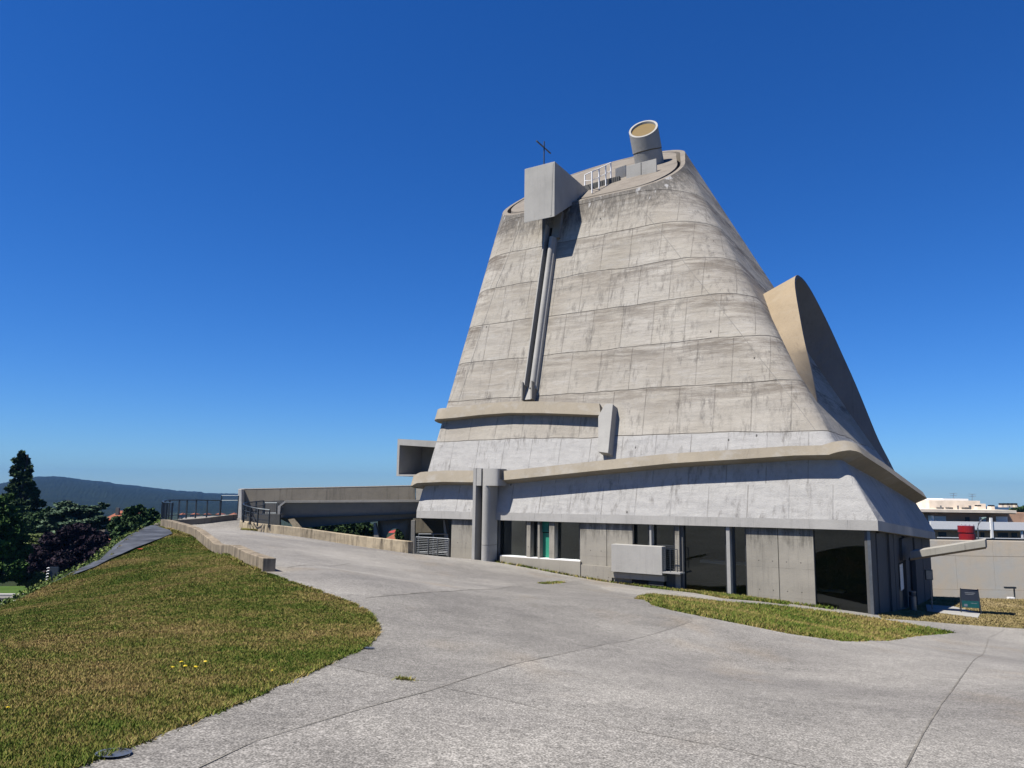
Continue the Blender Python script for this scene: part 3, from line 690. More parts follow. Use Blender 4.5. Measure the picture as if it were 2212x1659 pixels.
# small hood on the west face with its fin
kk=4.; pl0=A+v3*kk
q=[onpl(x,y,pl0,v3) for x,y in ((859,948),(938,959),(938,1031),(857.5,1028.5))]
Lh=float((q[0]-A)@u3); zt0=q[0][2]; zt1=q[1][2]; zb0=q[3][2]
def WPn(a,k,z): return np.array([*(A[:2]+u*a+v*k),z])
a0h=float((q[0]-A)@u3); b_=MB()
def slab8(a0,a1,k0,k1,z00,z01,z10,z11): # z at a0 (bottom,top) and a1
    return [WPn(a0,k0,z00),WPn(a1,k0,z10),WPn(a1,k1,z10),WPn(a0,k1,z00),WPn(a0,k0,z01),WPn(a1,k0,z11),WPn(a1,k1,z11),WPn(a0,k1,z01)]
ain=-3.2; zin=zt1-.15; K1=kk+2.6; sb=.12
hood=part(MB().hexa(slab8(ain,a0h,kk,K1,zin-.42,zin,zt0-.42,zt0)),'west_hood_roof',M['white_conc'])
part(MB().hexa(slab8(a0h-.2,a0h,kk,K1,zb0,zt0-.42,zb0,zt0-.42)),'west_hood_cheek',M['white_conc'])
part(MB().hexa(slab8(ain,a0h-.2,kk,K1,zb0-.05,zb0+.1,zb0,zb0+.12)),'west_hood_floor',M['white_conc'])
part(MB().hexa(slab8(ain,a0h-.2,K1-.2,K1,zb0+.12,zin-.4,zb0+.12,zt0-.42)),'west_hood_back',M['conc'])
a_f=float((onpl(892,1040,pl0,v3)-A)@u3)
part(MB().prism([WPn(a_f+.1,kk+.3,zb0),WPn(a_f-.15,kk+.3,-.1),WPn(a_f-1.6,kk+.3,-.1),WPn(a_f-1.6,kk+.3,zb0)],v3*.3),'west_fin',M['conc'])
# fascia ring and soffit
fb=[-.0168,.191,-1.2525,-1.4]
Cb=[np.array([*CORN[i][:2],fb[i]]) for i in range(4)]
b=MB(); ci=[c_+(np.array([*((A+C)[:2]/2),c_[2]])-c_)*.045 for c_ in Cb]
cit=[np.array([c_[0],c_[1],CORN[i][2]]) for i,c_ in enumerate(ci)]
b.add(Cb+CORN+ci+cit,[(i,(i+1)%4,4+(i+1)%4,4+i) for i in range(4)]+[(i,8+i,8+(i+1)%4,(i+1)%4) for i in range(4)]+[(8+i,12+i,12+(i+1)%4,8+(i+1)%4) for i in range(4)])
part(b,'eaves_fascia',M['fascia'])
cm=(A+C)/2
b=MB(); b.add([c_+np.array([0,0,.12]) for c_ in ci]+[np.array([cm[0],cm[1],-.2])],[(i,(i+1)%4,4) for i in range(4)]); part(b,'floor_slab_soffit',M['conc'])
def ftop(a): return fb[1]+(fb[0]-fb[1])*a/LU+.06
def stop(k): return fb[1]+(fb[2]-fb[1])*k/LV+.06
def fpan(x0,x1,name,mat,o=-.18,th=.2,yb=None,yt=None,parent=church,**kw):
    ym=1180; a1_,_=fx(x0,ym,o); a0_,_=fx(x1,ym,o)
    z1=min(ftop(a0_),ftop(a1_)) if yt is None else fx((x0+x1)/2,yt,o)[1]
    z0=-4.3 if yb is None else fx((x0+x1)/2,yb,o)[1]
    hb=MB().hexa([FP(a0_,o,z0),FP(a1_,o,z0),FP(a1_,o-th,z0),FP(a0_,o-th,z0),FP(a0_,o,z1),FP(a1_,o,z1),FP(a1_,o-th,z1),FP(a0_,o-th,z1)])
    return part(hb,name,mat,parent,**kw),(a0_,a1_,z0,z1)
def window(x0,x1,yb=None,yt=None,o=-.5,parts=True):
    fo,(a0_,a1_,z0,z1)=fpan(x0,x1,'window',M['frame'],o=o+.03,th=.01,yb=yb,yt=yt)
    bpy.data.objects.remove(fo); w_=.05; b=MB()
    for (p,q_,r,s) in ((a0_,a0_+w_,z0,z1),(a1_-w_,a1_,z0,z1),(a0_+w_,a1_-w_,z1-w_,z1),(a0_+w_,a1_-w_,z0,z0+w_)):
        b.hexa([FP(p,o+.05,r),FP(q_,o+.05,r),FP(q_,o-.05,r),FP(p,o-.05,r),FP(p,o+.05,s),FP(q_,o+.05,s),FP(q_,o-.05,s),FP(p,o-.05,s)])
    fr_=part(b,'window',M['frame'])
    part(MB().add([FP(a0_+.03,o,z0+.03),FP(a1_-.03,o,z0+.03),FP(a1_-.03,o,z1-.03),FP(a0_+.03,o,z1-.03)],[(0,1,2,3)]),'pane',M['glass'],fr_)
    return fr_
P_=M['panel']
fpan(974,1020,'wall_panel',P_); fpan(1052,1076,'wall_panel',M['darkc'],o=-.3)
fpan(1019,1023.5,'wall_panel',P_,o=-.05)
window(1078,1137); fpan(1137,1145,'concrete_mullion',P_,o=-.12,th=.55); window(1145,1161)
fpan(1161,1165.5,'concrete_mullion',P_,o=-.1,th=.55)
gd,_=fpan(1165.5,1186,'green_door',M['green'],o=-.45,th=.06,yt=1151)
lv,(la0,la1,lz0,lz1)=fpan(1164,1186,'louvre',M['black'],o=-.4,th=.05,yb=1151)
for i in range(9):
    z=lz0+.06+(lz1-lz0-.1)*i/9; part(MB().hexa([FP(la0,-.34,z),FP(la1,-.34,z),FP(la1,-.4,z+.04),FP(la0,-.4,z+.04),FP(la0,-.34,z+.025),FP(la1,-.34,z+.025),FP(la1,-.4,z+.065),FP(la0,-.4,z+.065)]),'louvre_slat',M['green'],lv)
fpan(1186,1197,'concrete_mullion',P_,o=-.12,th=.5); window(1197,1253)
fpan(1253,1310,'wall_panel',P_); fpan(1311.2,1366,'wall_panel',P_)
fpan(1080,1253,'plinth',P_,o=.0,th=.6,yt=1207.5); fpan(1252,1321,'plinth',P_,o=-.05,th=.4,yt=1222)
fpan(1080,1253,'window_sill',M['white'],o=-.1,th=.35,yt=1205,yb=1207.2)
window(1366,1403,yb=1180); fpan(1403,1407,'concrete_mullion',M['white_conc'],o=-.15,th=.4,yb=1180); window(1407,1458,yb=1180)
fpan(1458,1467,'concrete_mullion',P_,o=-.15,th=.4); 
fpan(1366,1434,'wall_panel',P_,o=-.3,yt=1180)
# concrete box in front of the wall, balcony gate beside it
fpan(1320,1429.5,'planter_box',M['box'],o=.3,th=.5,yt=1178,yb=1239,bevel=.02)
fpan(1320,1434,'ledge',P_,o=.12,th=.35,yt=1240,yb=1252); fpan(1364,1434,'vent_recess',M['black'],o=.0,th=.3,yt=1252)
for i in range(5): fpan(1400,1432,'vent_slat',M['darkc'],o=.03,th=.03,yt=1253+i*2.6,yb=1254.3+i*2.6)
window(1434,1458,yb=1232,yt=1182,o=-.4)
fpan(1430,1468,'balcony_floor',M['white_conc'],o=.3,th=.6,yt=1236,yb=1239.5)
rg,_=fpan(1431,1463,'balcony_railing',M['steel'],o=.28,th=.03,yt=1185.5,yb=1187)
for x in (1431.5,1447,1462.5): fpan(x-.5,x+.5,'railing_post',M['steel'],o=.28,th=.03,yt=1187,yb=1236,parent=rg)
for i in range(9): fpan(1432,1462,'railing_wire',M['steel'],o=.27,th=.012,yt=1191+i*4.6,yb=1191.5+i*4.6,parent=rg)
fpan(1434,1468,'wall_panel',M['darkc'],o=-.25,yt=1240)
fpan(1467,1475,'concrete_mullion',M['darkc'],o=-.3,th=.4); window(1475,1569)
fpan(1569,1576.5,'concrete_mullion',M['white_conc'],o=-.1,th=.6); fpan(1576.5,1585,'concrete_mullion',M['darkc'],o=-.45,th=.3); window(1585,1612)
fpan(1612,1680,'wall_panel',P_); fpan(1681.4,1757,'wall_panel',P_)
window(1757,1880,o=-.35)
fpan(1874,1881,'corner_mullion',M['galv'],o=-.22,th=.12)
# inside: floor, back wall, counter
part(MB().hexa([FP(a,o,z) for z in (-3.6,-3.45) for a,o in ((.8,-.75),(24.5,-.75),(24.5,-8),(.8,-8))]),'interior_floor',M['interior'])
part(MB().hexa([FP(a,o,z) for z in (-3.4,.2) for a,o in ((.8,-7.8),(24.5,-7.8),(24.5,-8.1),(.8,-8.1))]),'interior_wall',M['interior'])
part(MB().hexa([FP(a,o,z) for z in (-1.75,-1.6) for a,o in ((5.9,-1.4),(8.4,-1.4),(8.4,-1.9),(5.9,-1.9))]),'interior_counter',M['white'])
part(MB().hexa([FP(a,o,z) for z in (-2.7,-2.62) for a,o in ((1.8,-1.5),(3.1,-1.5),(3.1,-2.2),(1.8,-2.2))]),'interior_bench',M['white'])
# east side wall
def span(x0,x1,name,mat,o=-.35,th=.25,yb=None,yt=None,parent=church,k=None,**kw):
    k0=sx(x0,1230,o)[0] if k is None else k[0]; k1=sx(x1,1230,o)[0] if k is None else k[1]
    z1=min(stop(k0),stop(k1)) if yt is None else sx((x0+x1)/2,yt,o)[1]
    z0=-5.6 if yb is None else sx((x0+x1)/2,yb,o)[1]
    return part(MB().hexa([SP(k0,o,z0),SP(k1,o,z0),SP(k1,o-th,z0),SP(k0,o-th,z0),SP(k0,o,z1),SP(k1,o,z1),SP(k1,o-th,z1),SP(k0,o-th,z1)]),name,mat,parent,**kw),(k0,k1,z0,z1)
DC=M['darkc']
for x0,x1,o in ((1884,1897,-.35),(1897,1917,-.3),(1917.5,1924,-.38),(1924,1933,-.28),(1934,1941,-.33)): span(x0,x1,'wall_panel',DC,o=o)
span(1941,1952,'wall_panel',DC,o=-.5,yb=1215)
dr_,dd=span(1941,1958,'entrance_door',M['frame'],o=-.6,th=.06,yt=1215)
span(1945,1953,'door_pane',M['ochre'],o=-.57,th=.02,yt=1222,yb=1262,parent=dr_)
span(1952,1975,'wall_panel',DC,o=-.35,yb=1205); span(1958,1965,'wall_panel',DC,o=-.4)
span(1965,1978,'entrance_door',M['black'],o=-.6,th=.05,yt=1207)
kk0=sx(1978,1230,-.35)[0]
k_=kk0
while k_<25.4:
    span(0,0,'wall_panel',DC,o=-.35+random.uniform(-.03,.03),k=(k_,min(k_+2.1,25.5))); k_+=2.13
sg,_=span(1944.5,1951,'door_sign',M['white'],o=-.52,th=.02,yt=1218,yb=1276)
# remaining hidden walls close the ground floor
part(MB().hexa([WPn(-.35,k,z) for z in (-8,-.1) for k in ()] or [np.array([*(A[:2]-u*.5+v*k),z]) for z in (-8,-.05) for k in (7.,25)][:0] or [FP(24.6,-8,-8),FP(25.2,-8,-8),FP(25.2,-25,-8),FP(24.6,-25,-8),FP(24.6,-8,-.1),FP(25.2,-8,-.1),FP(25.2,-25,-.2),FP(24.6,-25,-.2)]),'west_wall',DC)
part(MB().hexa([FP(a,o,z) for z in (-8,-1.3) for a,o in ((.4,-25),(25,-25),(25,-25.4),(.4,-25.4))]),'north_wall',DC)
part(MB().hexa([FP(a,o,z) for z in (-8,-.1) for a,o in ((21.3,-6.5),(25.0,-6.5),(25.0,-6.9),(21.3,-6.9))]),'west_wall',M['hood'])
part(MB().hexa([FP(a,o,z) for z in (-8,-.05) for a,o in ((22.,-.5),(22.15,-.5),(22.15,-7),(22.,-7))]),'west_wall',DC)
p=[fx(x,y,-1.2) for x,y in ((912,1122),(917,1122),(927,1198),(918,1198))]
p=[fx(x,y,-1.2) for x,y in ((957,1124),(960,1124),(972,1200),(962,1200))]
part(MB().prism([FP(a,-1.2,z) for a,z in p],v3*.3),'raking_fin',M['conc'])
# entrance canopy, tilted up to its free end
k0=9.9; e0=SP(k0,-.35,0); ki=onpl(1965,1192,SP(k0,0,0),v3); ko=onpl(2128,1166,SP(k0,0,0),v3)
tz=.36
c1=np.array([*ki[:2],ki[2]]);c2=np.array([*ko[:2],ko[2]])
dn=np.array([0,0,-1.]); 
b=MB().hexa([c1+dn*tz,c2+dn*tz,c2+dn*(tz+.0)+v3*2.1,c1+dn*tz+v3*2.1,c1,c2,c2+v3*2.1,c1+v3*2.1])
part(b,'entrance_canopy',concrete('canopy_concrete',(.56,.54,.48),(.08,.075,.07),.95),bevel=.015)
part(MB().hexa([c1+dn*(tz+.1)+v3*.12,c2+dn*(tz+.1)+v3*.12,c2+dn*(tz+.1)+v3*1.9,c1+dn*(tz+.1)+v3*1.9,c1+dn*tz+v3*.03,c2+dn*tz+v3*.03,c2+dn*tz+v3*2.,c1+dn*tz+v3*2.]),'canopy_underside',M['hood'])
# drain post in front of the facade
ob=.85
zt_=fx(1050,1011,ob)[1]; zh=fx(1050,1049,ob)[1]
def fa(x,o=ob,y=1120): return fx(x,y,o)[0]
x0,xA,xB,xC,xD=fa(1020),fa(1026),fa(1036.5),fa(1052.5),fa(1071)
post=part(MB().hexa([FP(a,o,z) for z in (-3.4,zt_) for a,o in ((x0,ob),(xA,ob),(xA,-.2),(x0,-.2))]),'drain_post',M['white_conc'])
part(MB().hexa([FP(a,o,z) for z in (-3.4,zh-.02) for a,o in ((xA,.25),(xB,.25),(xB,.15),(xA,.15))]),'post_slot',M['black'],post)
def halfcol(z0,z1,xl,xr,depth,name,mat):
    c_=(xl+xr)/2; r_=(xl-xr)/2
    P=[(xl,-.15)]+[(c_+r_*math.cos(t),ob-depth+depth*math.sin(t)) for t in np.linspace(0,math.pi,18)]+[(xr,-.15)]
    return part(MB().sweep([[FP(a,o,z0) for a,o in P],[FP(a,o,z1) for a,o in P]]),name,mat,post)
halfcol(-3.4,-1.35,xB,xC,.32,'post_pipe',M['white_conc']); halfcol(-1.33,zh,xB,xC,.33,'post_pipe',M['box'])
part(MB().hexa([FP(a,o,z) for z in (zh,zt_-.02) for a,o in ((xA,ob-.03),(xB,ob-.03),(xB,0),(xA,0))]),'post_head',M['box'],post)
halfcol(zh,zt_-.03,xB,xD,.22,'post_head',M['box'])
part(MB().hexa([FP(xC,ob-.2,zh),FP(xD,ob-.3,zh+.35),FP(xD,-.2,zh+.35),FP(xC,-.2,zh),FP(xC,ob-.2,zt_-.1),FP(xD,ob-.3,zt_-.1),FP(xD,-.6,zt_-.1),FP(xC,-.6,zt_-.1)]),'post_outlet',M['conc'],post)
# ------------------------------------------------------------------ ENTRANCE BRIDGE
bridge=empty('entrance_bridge',(-12,51,-1),'long grey concrete footbridge with solid parapets leading to the church','bridge')
YF,YN=53.2,49.6
def quadY(pts,Y,th,name,mat,par,**k): # vertical plate in plane y=Y
    return MB().prism([at(x,y,Y) for x,y in pts],(0,th,0)).build(name,mat,par,**k)
quadY([(516.5,1057),(895.5,1049.3),(897,1100),(516.5,1123)],YF,.3,'far_parapet',M['bridge'],bridge)
quadY([(514.3,1056.6),(522,1056.6),(522,1124),(512.5,1122)],YF-.55,.54,'portal_pillar',M['pale_pillar'],bridge,bevel=.02)
quadY([(516.5,1055.6),(895.5,1047.9),(895.5,1049.2),(516.5,1056.9)],YF-.015,.4,'parapet_coping',M['retain'],bridge)
quadY([(528,1085),(612,1081),(612,1112),(528,1120)],YF-.08,.07,'inner_panel',M['darkc'],bridge)
_pp=[(616.5,1086,0),(905,1084.5,0),(905,1120,.62),(893,1119.5,.62),(655,1140,.9),(648,1141,.9),(603,1120,.55),(600.5,1112,.42)]
MB().prism([at(x,y,YN+q_) for x,y,q_ in _pp],(0,.3,0)).build('near_parapet',M['conc'],bridge)
quadY([(616,1081.2),(905,1079.6),(905,1084.4),(616,1086)],YN-.14,.55,'parapet_coping',M['conc'],bridge)
quadY([(600,1094),(616,1081.2),(616,1086),(606,1094),(604,1112),(600,1111)],YN-.1,.45,'parapet_end',M['white_conc'],bridge)
b=MB(); q=[at(x,y,YN+.3) for x,y in ((648,1141),(893,1119.5),(905,1120))]; q2=[p+np.array([0,YF-YN-.3,0]) for p in q]
b.add(q+q2,[(0,1,4,3),(1,2,5,4)]); b.build('deck_soffit',M['bridge'],bridge)
b=MB(); b.add([at(516,1122,YF-.1)+np.array([0,0,0]),at(600,1119,YN),at(905,1110,YN),at(905,1110,YN)+np.array([0,YF-YN,0]),],[(0,1,2,3)]); b.build('bridge_deck',M['conc'],bridge)
quadY([(893,1100),(975,1100),(975,1190),(975,1212),(893,1212)],54.5,.4,'abutment_wall',M['bridge'],bridge)
quadY([(528,1110.5),(604,1111),(604,1145),(528,1145)],48.75,.3,'planter_back_wall',M['darkc'],bridge)
_b=[at(x,y,Y) for x,y,Y in ((520,1128,47.1),(650,1143,46.9),(648,1137,48.9),(528,1124,48.9))]; _z=min(p[2] for p in _b)
MB().prism([np.array([p[0],p[1],_z-1.2]) for p in _b],(0,0,1.15)).build('planter_bed',M['lawn'],bridge)
# arch pier
Ya=50.2
cxx,cyy,rr_=at(853,1168,Ya)[0],at(853,1168,Ya)[2],(at(874,1168,Ya)-at(832,1168,Ya))[0]/2
rt=(at(853,1141.5,Ya)[2]-cyy)
ol=[at(808,1130,Ya),at(891,1123,Ya),at(891,1123,Ya)*[1,1,0]+[0,0,cyy-2.5],]; 
arch=[np.array([cxx+rr_*math.cos(t),Ya,cyy+rt*math.sin(t)]) for t in np.linspace(0,math.pi,22)]
zbm=cyy-3.
poly=[at(816,1108,Ya+.6),at(891,1106,Ya+.6),np.array([at(891,1122,Ya)[0],Ya,zbm]),np.array([cxx+rr_,Ya,zbm])]+arch+[np.array([cxx-rr_,Ya,zbm]),np.array([at(820,1168,Ya)[0],Ya,zbm])]
MB().prism(poly,(0,.35,0)).build('arch_pier',M['bridge'],bridge)
quadY([(807,1130),(811,1130),(820,1168),(823,1200),(808,1200)],Ya-.25,.5,'pier_buttress',M['conc'],bridge)
quadY([(888,1124),(896,1124),(895,1205),(887,1205)],YN-.6,.5,'bridge_pillar',M['conc'],bridge)
# ------------------------------------------------------------------ low kerb walls
def wallpath(P,hs,th,side,name,mat,label,cat,cut=()):
    P=[np.array(p[:2],float) for p in P]; N=len(P); d=np.gradient(np.array(P),axis=0); d/=np.linalg.norm(d,axis=1)[:,None]; q=np.c_[-d[:,1],d[:,0]]*side
    secs=[]
    for i in range(N):
        a=P[i];b_=P[i]+q[i]*th; z=gz(*a); h=hs if np.isscalar(hs) else hs[i]
        secs.append([np.array([*a,z-.5]),np.array([*a,z+h]),np.array([*b_,z+h-.01]),np.array([*b_,z-.5])])
    o=MB().sweep(secs).build(name,mat,bevel=.02); return tag(o,label,cat)
kl=[tuple(p) for p in np.array(rsp([dz(x,y,z) for x,y,z in ((566,1234,-2.0),(500,1201,-2.04),(450,1174,-2.08),(400,1156,-2.12),(362,1145,-2.16),(346,1139,-2.18))],30))]
kl2=[tuple(dz(x,y,z)[:2]) for x,y,z in ((345,1131,-2.1),(352,1128,-2.1),(372,1126.5,-2.05),(440,1124,-2.0),(512,1121.5,-2.0))]
kleft=wallpath(kl,[.33]*12+[.38]*18,.32,-1,'kerb_wall',concrete('stained_kerb_concrete',(.50,.41,.29),(.06,.05,.04),.95,blotch=1.2,stainc=(.16,.135,.10),sth=(.44,.58),K=1.05),'long low weathered kerb wall along the left lawn edge, ending in a dark block','kerb wall')
kback=wallpath(rsp(kl2,10),.36,.3,1,'kerb_wall',M['bridge'],'low dark kerb at the far bend of the path under the black railing','kerb wall')
for i in range(1,14,1): pass
kr=GL([(517,1139.5),(545,1145),(575.5,1150.6),(655,1160.5),(724,1171.7),(803.7,1184),(881,1195)])
kr=[tuple(p[:2]) for p in kr]; x0,y0=kr[0]
cur=[(x0+1.6,y0+2.6),(x0+.4,y0+2.0),(x0-.15,y0+1.0)]
krp=cur+rsp([(a,b,0) for a,b in kr],16)
kright=wallpath(krp,[.42]*3+[.42]*3+list(np.linspace(.45,.62,13)),.42,1,'kerb_wall',M['kerb'],'pale streaked kerb wall running below the footbridge towards the church','kerb wall')
# ------------------------------------------------------------------ railings
def railing(P,hh,label,closed=False,name='railing',nmid=1,mat=None,posts=None,flat=True):
    """P base points of the posts"""
    mat=mat or M['steel']; P=[np.array(p,float) for p in P]
    r_=empty(name,P[0],label,'railing')
    up=np.array([0,0,hh])
    MB().tube([p+up for p in P],.035,6).build('top_rail',mat,r_)
    for k_ in range(nmid):
        MB().tube([p+up*( .12 if nmid==1 else (k_+1)/(nmid+1)) for p in P],.022 if nmid<3 else .009,5).build('lower_rail',mat,r_)
    for i,p in enumerate(P):
        if posts is None or i in posts:
            q=P[min(i+1,len(P)-1)]-P[max(i-1,0)];q[2]=0;q/=np.linalg.norm(q);w_=np.array([-q[1],q[0],0])
            MB().hexa([p+q*a*.022+w_*b_*.05+np.array([0,0,z]) for z in (-.1,hh) for a,b_ in ((-1,-1),(1,-1),(1,1),(-1,1))]).build('post',mat,r_)
    return r_
def onz(x,y,z): return atz(x,y,z)
L1=[dz(x,y,-1.78) for x,y in ((369.5,1131),(358,1128),(351,1124.5),(348,1121.5),(353,1119),(362,1117.5),(388,1116),(402,1116),(422,1116),(446,1116),(474,1116.5))]
L1=[np.array(p) for p in L1]
Lr=[]
for (x,yb_,Y) in ((369.5,1130,41.5),(358,1128,42.6),(350.5,1126,43.8),(348.5,1122.5,45.2),(354,1119.5,46.6),(364,1118,47.6),(385,1117,48.6),(402,1116.5,49.3),(422,1116,50),(446,1116,50.8),(474,1116,51.7)):
    p=at(x,yb_,Y); Lr.append(p)
railing(Lr,1.05,'dark steel railing curving round the far left bend of the path',nmid=1)
# gate panel beside portal
gp=[at(x,1117,52.2) for x in (476,512.5)]
r_=empty('gate_panel',gp[0],'rectangular dark steel frame panel between left railing and bridge portal','railing')
for a_,b__ in ((0,0),(1,1)): MB().tube([gp[a_]-np.array([0,0,.2]),gp[a_]+np.array([0,0,1.42])],.035,6).build('post',M['steel'],r_)
for z in (.12,.1+1.0,1.42): MB().tube([gp[0]+np.array([0,0,z]),gp[1]+np.array([0,0,z])],.02,5).build('rail',M['steel'],r_)
Lr=[at(x,y,Y) for x,y,Y in ((580.5,1136,46.0),(556,1133,46.1),(540,1129.5,46.3),(526,1125,46.8),(523.5,1121,47.6),(531,1118,48.6),(552,1115,49.6),(568,1113,50.4))]
railing(Lr,.92,'short curved dark railing with three bars beside the bridge ramp',nmid=2)
gp=[at(x,1112,50.3) for x in (571,597,601)]
r_=empty('gate_panel',gp[0],'small dark steel gate frame at the near parapet end of the footbridge','railing')
for p in gp: MB().tube([p-np.array([0,0,.2]),p+np.array([0,0,.75])],.035,6).build('post',M['steel'],r_)
for z in (.1,.75): MB().tube([gp[0]+np.array([0,0,z]),gp[1]+np.array([0,0,z+.0])],.03,5).build('rail',M['steel'],r_)
# mesh guard beside the church
Gm=[]
for x,y in ((898,1198),(925,1199.5),(945,1201),(969,1203)):
    d=at(x,y,46.3-.0); Gm.append(at(x,y,46.6-(x-898)*.016))
railing(Gm,1.02,'grey metal mesh guard rail under the church overhang by the raking fin',nmid=9,mat=M['galv'])
Gm2=[at(x,1163,47.8)+np.array([0,0,-1.]) for x in (902,925,968)]
railing([at(x,1198,47.6) for x in (903,935,966)],1.22,'second grey rail just behind the mesh guard under the church',nmid=1,mat=M['galv'])
# ------------------------------------------------------------------ right side: retaining wall, slab, A-board, sign, bin
wl0=at(1990,1283,60.5); wl1=at(2420,1295,55.0)
rw=empty('retaining_wall',wl0,'tall beige concrete retaining wall on the right with ruled joints','wall')
zt0w=at(2015,1166.5,60.5)[2]; z1w=at(2015,1200,60.5)[2]; z2w=at(2015,1272.5,60.5)[2]
xa,xb=wl0[0]-1,wl1[0]; ya=60.5
def rwall(z0,z1,dy,seg):
    for s in seg: MB().box(s[0]+.008,s[1]-.008,ya+dy,ya+.5,z0,z1).build('wall_panel',M['retain'],rw)
xs=[xa,at(2066,1230,60.5)[0],at(2148,1230,60.5)[0],at(2235,1230,60.5)[0],xb]
sg=[(xs[i],xs[i+1]) for i in range(4)]
rwall(z2w+.012,z1w-.012,0,sg); rwall(z1w+.012,zt0w,0.01,[(xa,xs[2]),(xs[2],xb)]); rwall(-8.5,z2w-.012,-.03,[(xa,xb)])
MB().box(xa,xb,ya+.1,ya+.45,-8.4,zt0w-.05).build('wall_core',M['black'],rw)
hy=G(2191,1277); hyd=empty('wall_tap',hy,'small dark standpipe by the foot of the beige retaining wall','tap')
MB().tube([hy,hy+np.array([0,0,.75])],.05,8).build('pipe',M['steel'],hyd); MB().box(hy[0]-.65,hy[0]+.1,hy[1]-.1,hy[1]+.1,hy[2]+.7,hy[2]+.82).build('head',M['steel'],hyd); MB().box(hy[0]-.5,hy[0]-.1,hy[1]-.2,hy[1]+.1,hy[2],hy[2]+.12).build('base',M['white'],hyd)
sl_=[G(x,y) for x,y in ((2003,1322),(2113,1336),(2118,1327),(2060,1312),(2000,1308))]
zz=max(p[2] for p in sl_)+.05
o=MB().prism([np.array([p[0],p[1],p[2]-.2]) for p in sl_],(0,0,.26)).build('concrete_slab',M['white_conc'],bevel=.01); tag(o,'flat pale concrete slab on dry grass under the entrance canopy','slab')
# A-board
pb_=G(2097,1326,.05); yb_=pb_[1]
ab=empty('notice_board',pb_,'dark framed two sided notice stand with green lower half on the slab','notice board')
hwb=.42; ht=1.22
for s in (-1,1):
    for f_ in (0,1):
        MB().tube([pb_+np.array([s*(hwb+.03),-.28 if f_==0 else .28,-.02]),pb_+np.array([s*hwb*.93,-.03 if f_==0 else .03,ht])],.025,6).build('leg',M['steel'],ab)
def tilt(z,y=-.30): return y+ .27*(z/ht)
def brd(x0,x1,z0,z1,off,mat,name,par):
    return MB().hexa([pb_+np.array([x,tilt(z)+off+d,z]) for z in (z0,z1) for x,d in ((x0,0),(x1,0),(x1,.02),(x0,.02))]).build(name,mat,par)
bd=brd(-.4,.4,.28,1.2,0,plain('dark_poster',(.03,.035,.045),.3),'board_panel',ab)
brd(-.38,.38,.29,.62,-.008,plain('teal_poster',(.01,.09,.085),.3),'poster_lower',bd)
brd(-.3,-.14,.34,.46,-.012,M['galv'],'poster_emblem',bd)
brd(-.22,.25,1.0,1.03,-.012,plain('dim_print',(.2,.22,.25),.5),'poster_print',bd); brd(-.2,.18,.93,.955,-.012,bpy.data.materials['dim_print'],'poster_print',bd)
brd(.02,.3,.5,.52,-.012,bpy.data.materials['dim_print'],'poster_print',bd)
ab.rotation_euler[2]=-.42
# sign post
ps=G(2014,1319); sp=empty('sign_post',ps,'thin metal post with small grey box sign near the church east corner','sign')
MB().tube([ps,ps+np.array([0,0,1.62])],.035,8).build('pole',M['galv'],sp)
MB().box(ps[0]-.27,ps[0]+.12,ps[1]-.06,ps[1]+.06,ps[2]+1.6,ps[2]+2.15).build('sign_box',M['steel'],sp,bevel=.01)
MB().box(ps[0]-.25,ps[0]+.10,ps[1]-.075,ps[1]-.062,ps[2]+1.64,ps[2]+2.1).build('sign_face',M['galv'],sp)
MB().tube([ps+np.array([0,0,-.05]),ps+np.array([0,0,.03])],.16,12).build('foot',M['steel'],sp)
# ash bin
pk=sx(1968,1315,.05); pbn=SP(pk[0],.15,0); pbn[2]=gz(pbn[0],pbn[1])
bn=empty('ash_bin',pbn,'slim grey cylindrical ash bin against the dark east wall','bin')
MB().tube([pbn,pbn+np.array([0,0,.75])],.17,16).build('body',M['galv'],bn,smooth=False); MB().tube([pbn+np.array([0,0,.78]),pbn+np.array([0,0,.95])],.15,16).build('hood',M['steel'],bn)
MB().tube([pbn+np.array([0,0,.95]),pbn+np.array([0,0,1.0])],.18,16).build('lid',M['galv'],bn)
# ground lights in the paving
for (x,y,r,lab) in ((245,1631,.105,'round flat steel ground light in the paving, bottom left near the lawn'),(795,1401,.085,'small round steel ground light at the bulge of the lawn edge')):
    p=G(x,y,.004); e_=empty('ground_light',p,lab,'ground light','round ground lights')
    gx=(gz(p[0]+.3,p[1])-gz(p[0]-.3,p[1]))/.6; gy=(gz(p[0],p[1]+.3)-gz(p[0],p[1]-.3))/.6
    def dsk(r0,r1,dz_,name,mat):
        k=36;vs=[];fs=[]
        for rr2 in (r0,r1):
            for i in range(k): t=2*math.pi*i/k; X,Y=rr2*math.cos(t),rr2*math.sin(t); vs.append(p+np.array([X,Y,gx*X+gy*Y+dz_]))
        fs=[(i,(i+1)%k,k+(i+1)%k,k+i) for i in range(k)]
        if r0<.001: pass
        MB().add(vs,fs).build(name,mat,e_)
    dsk(r*.8,r,.012,'ring',M['galv']); dsk(.0005,r*.8,.008,'lens',M['galv'])
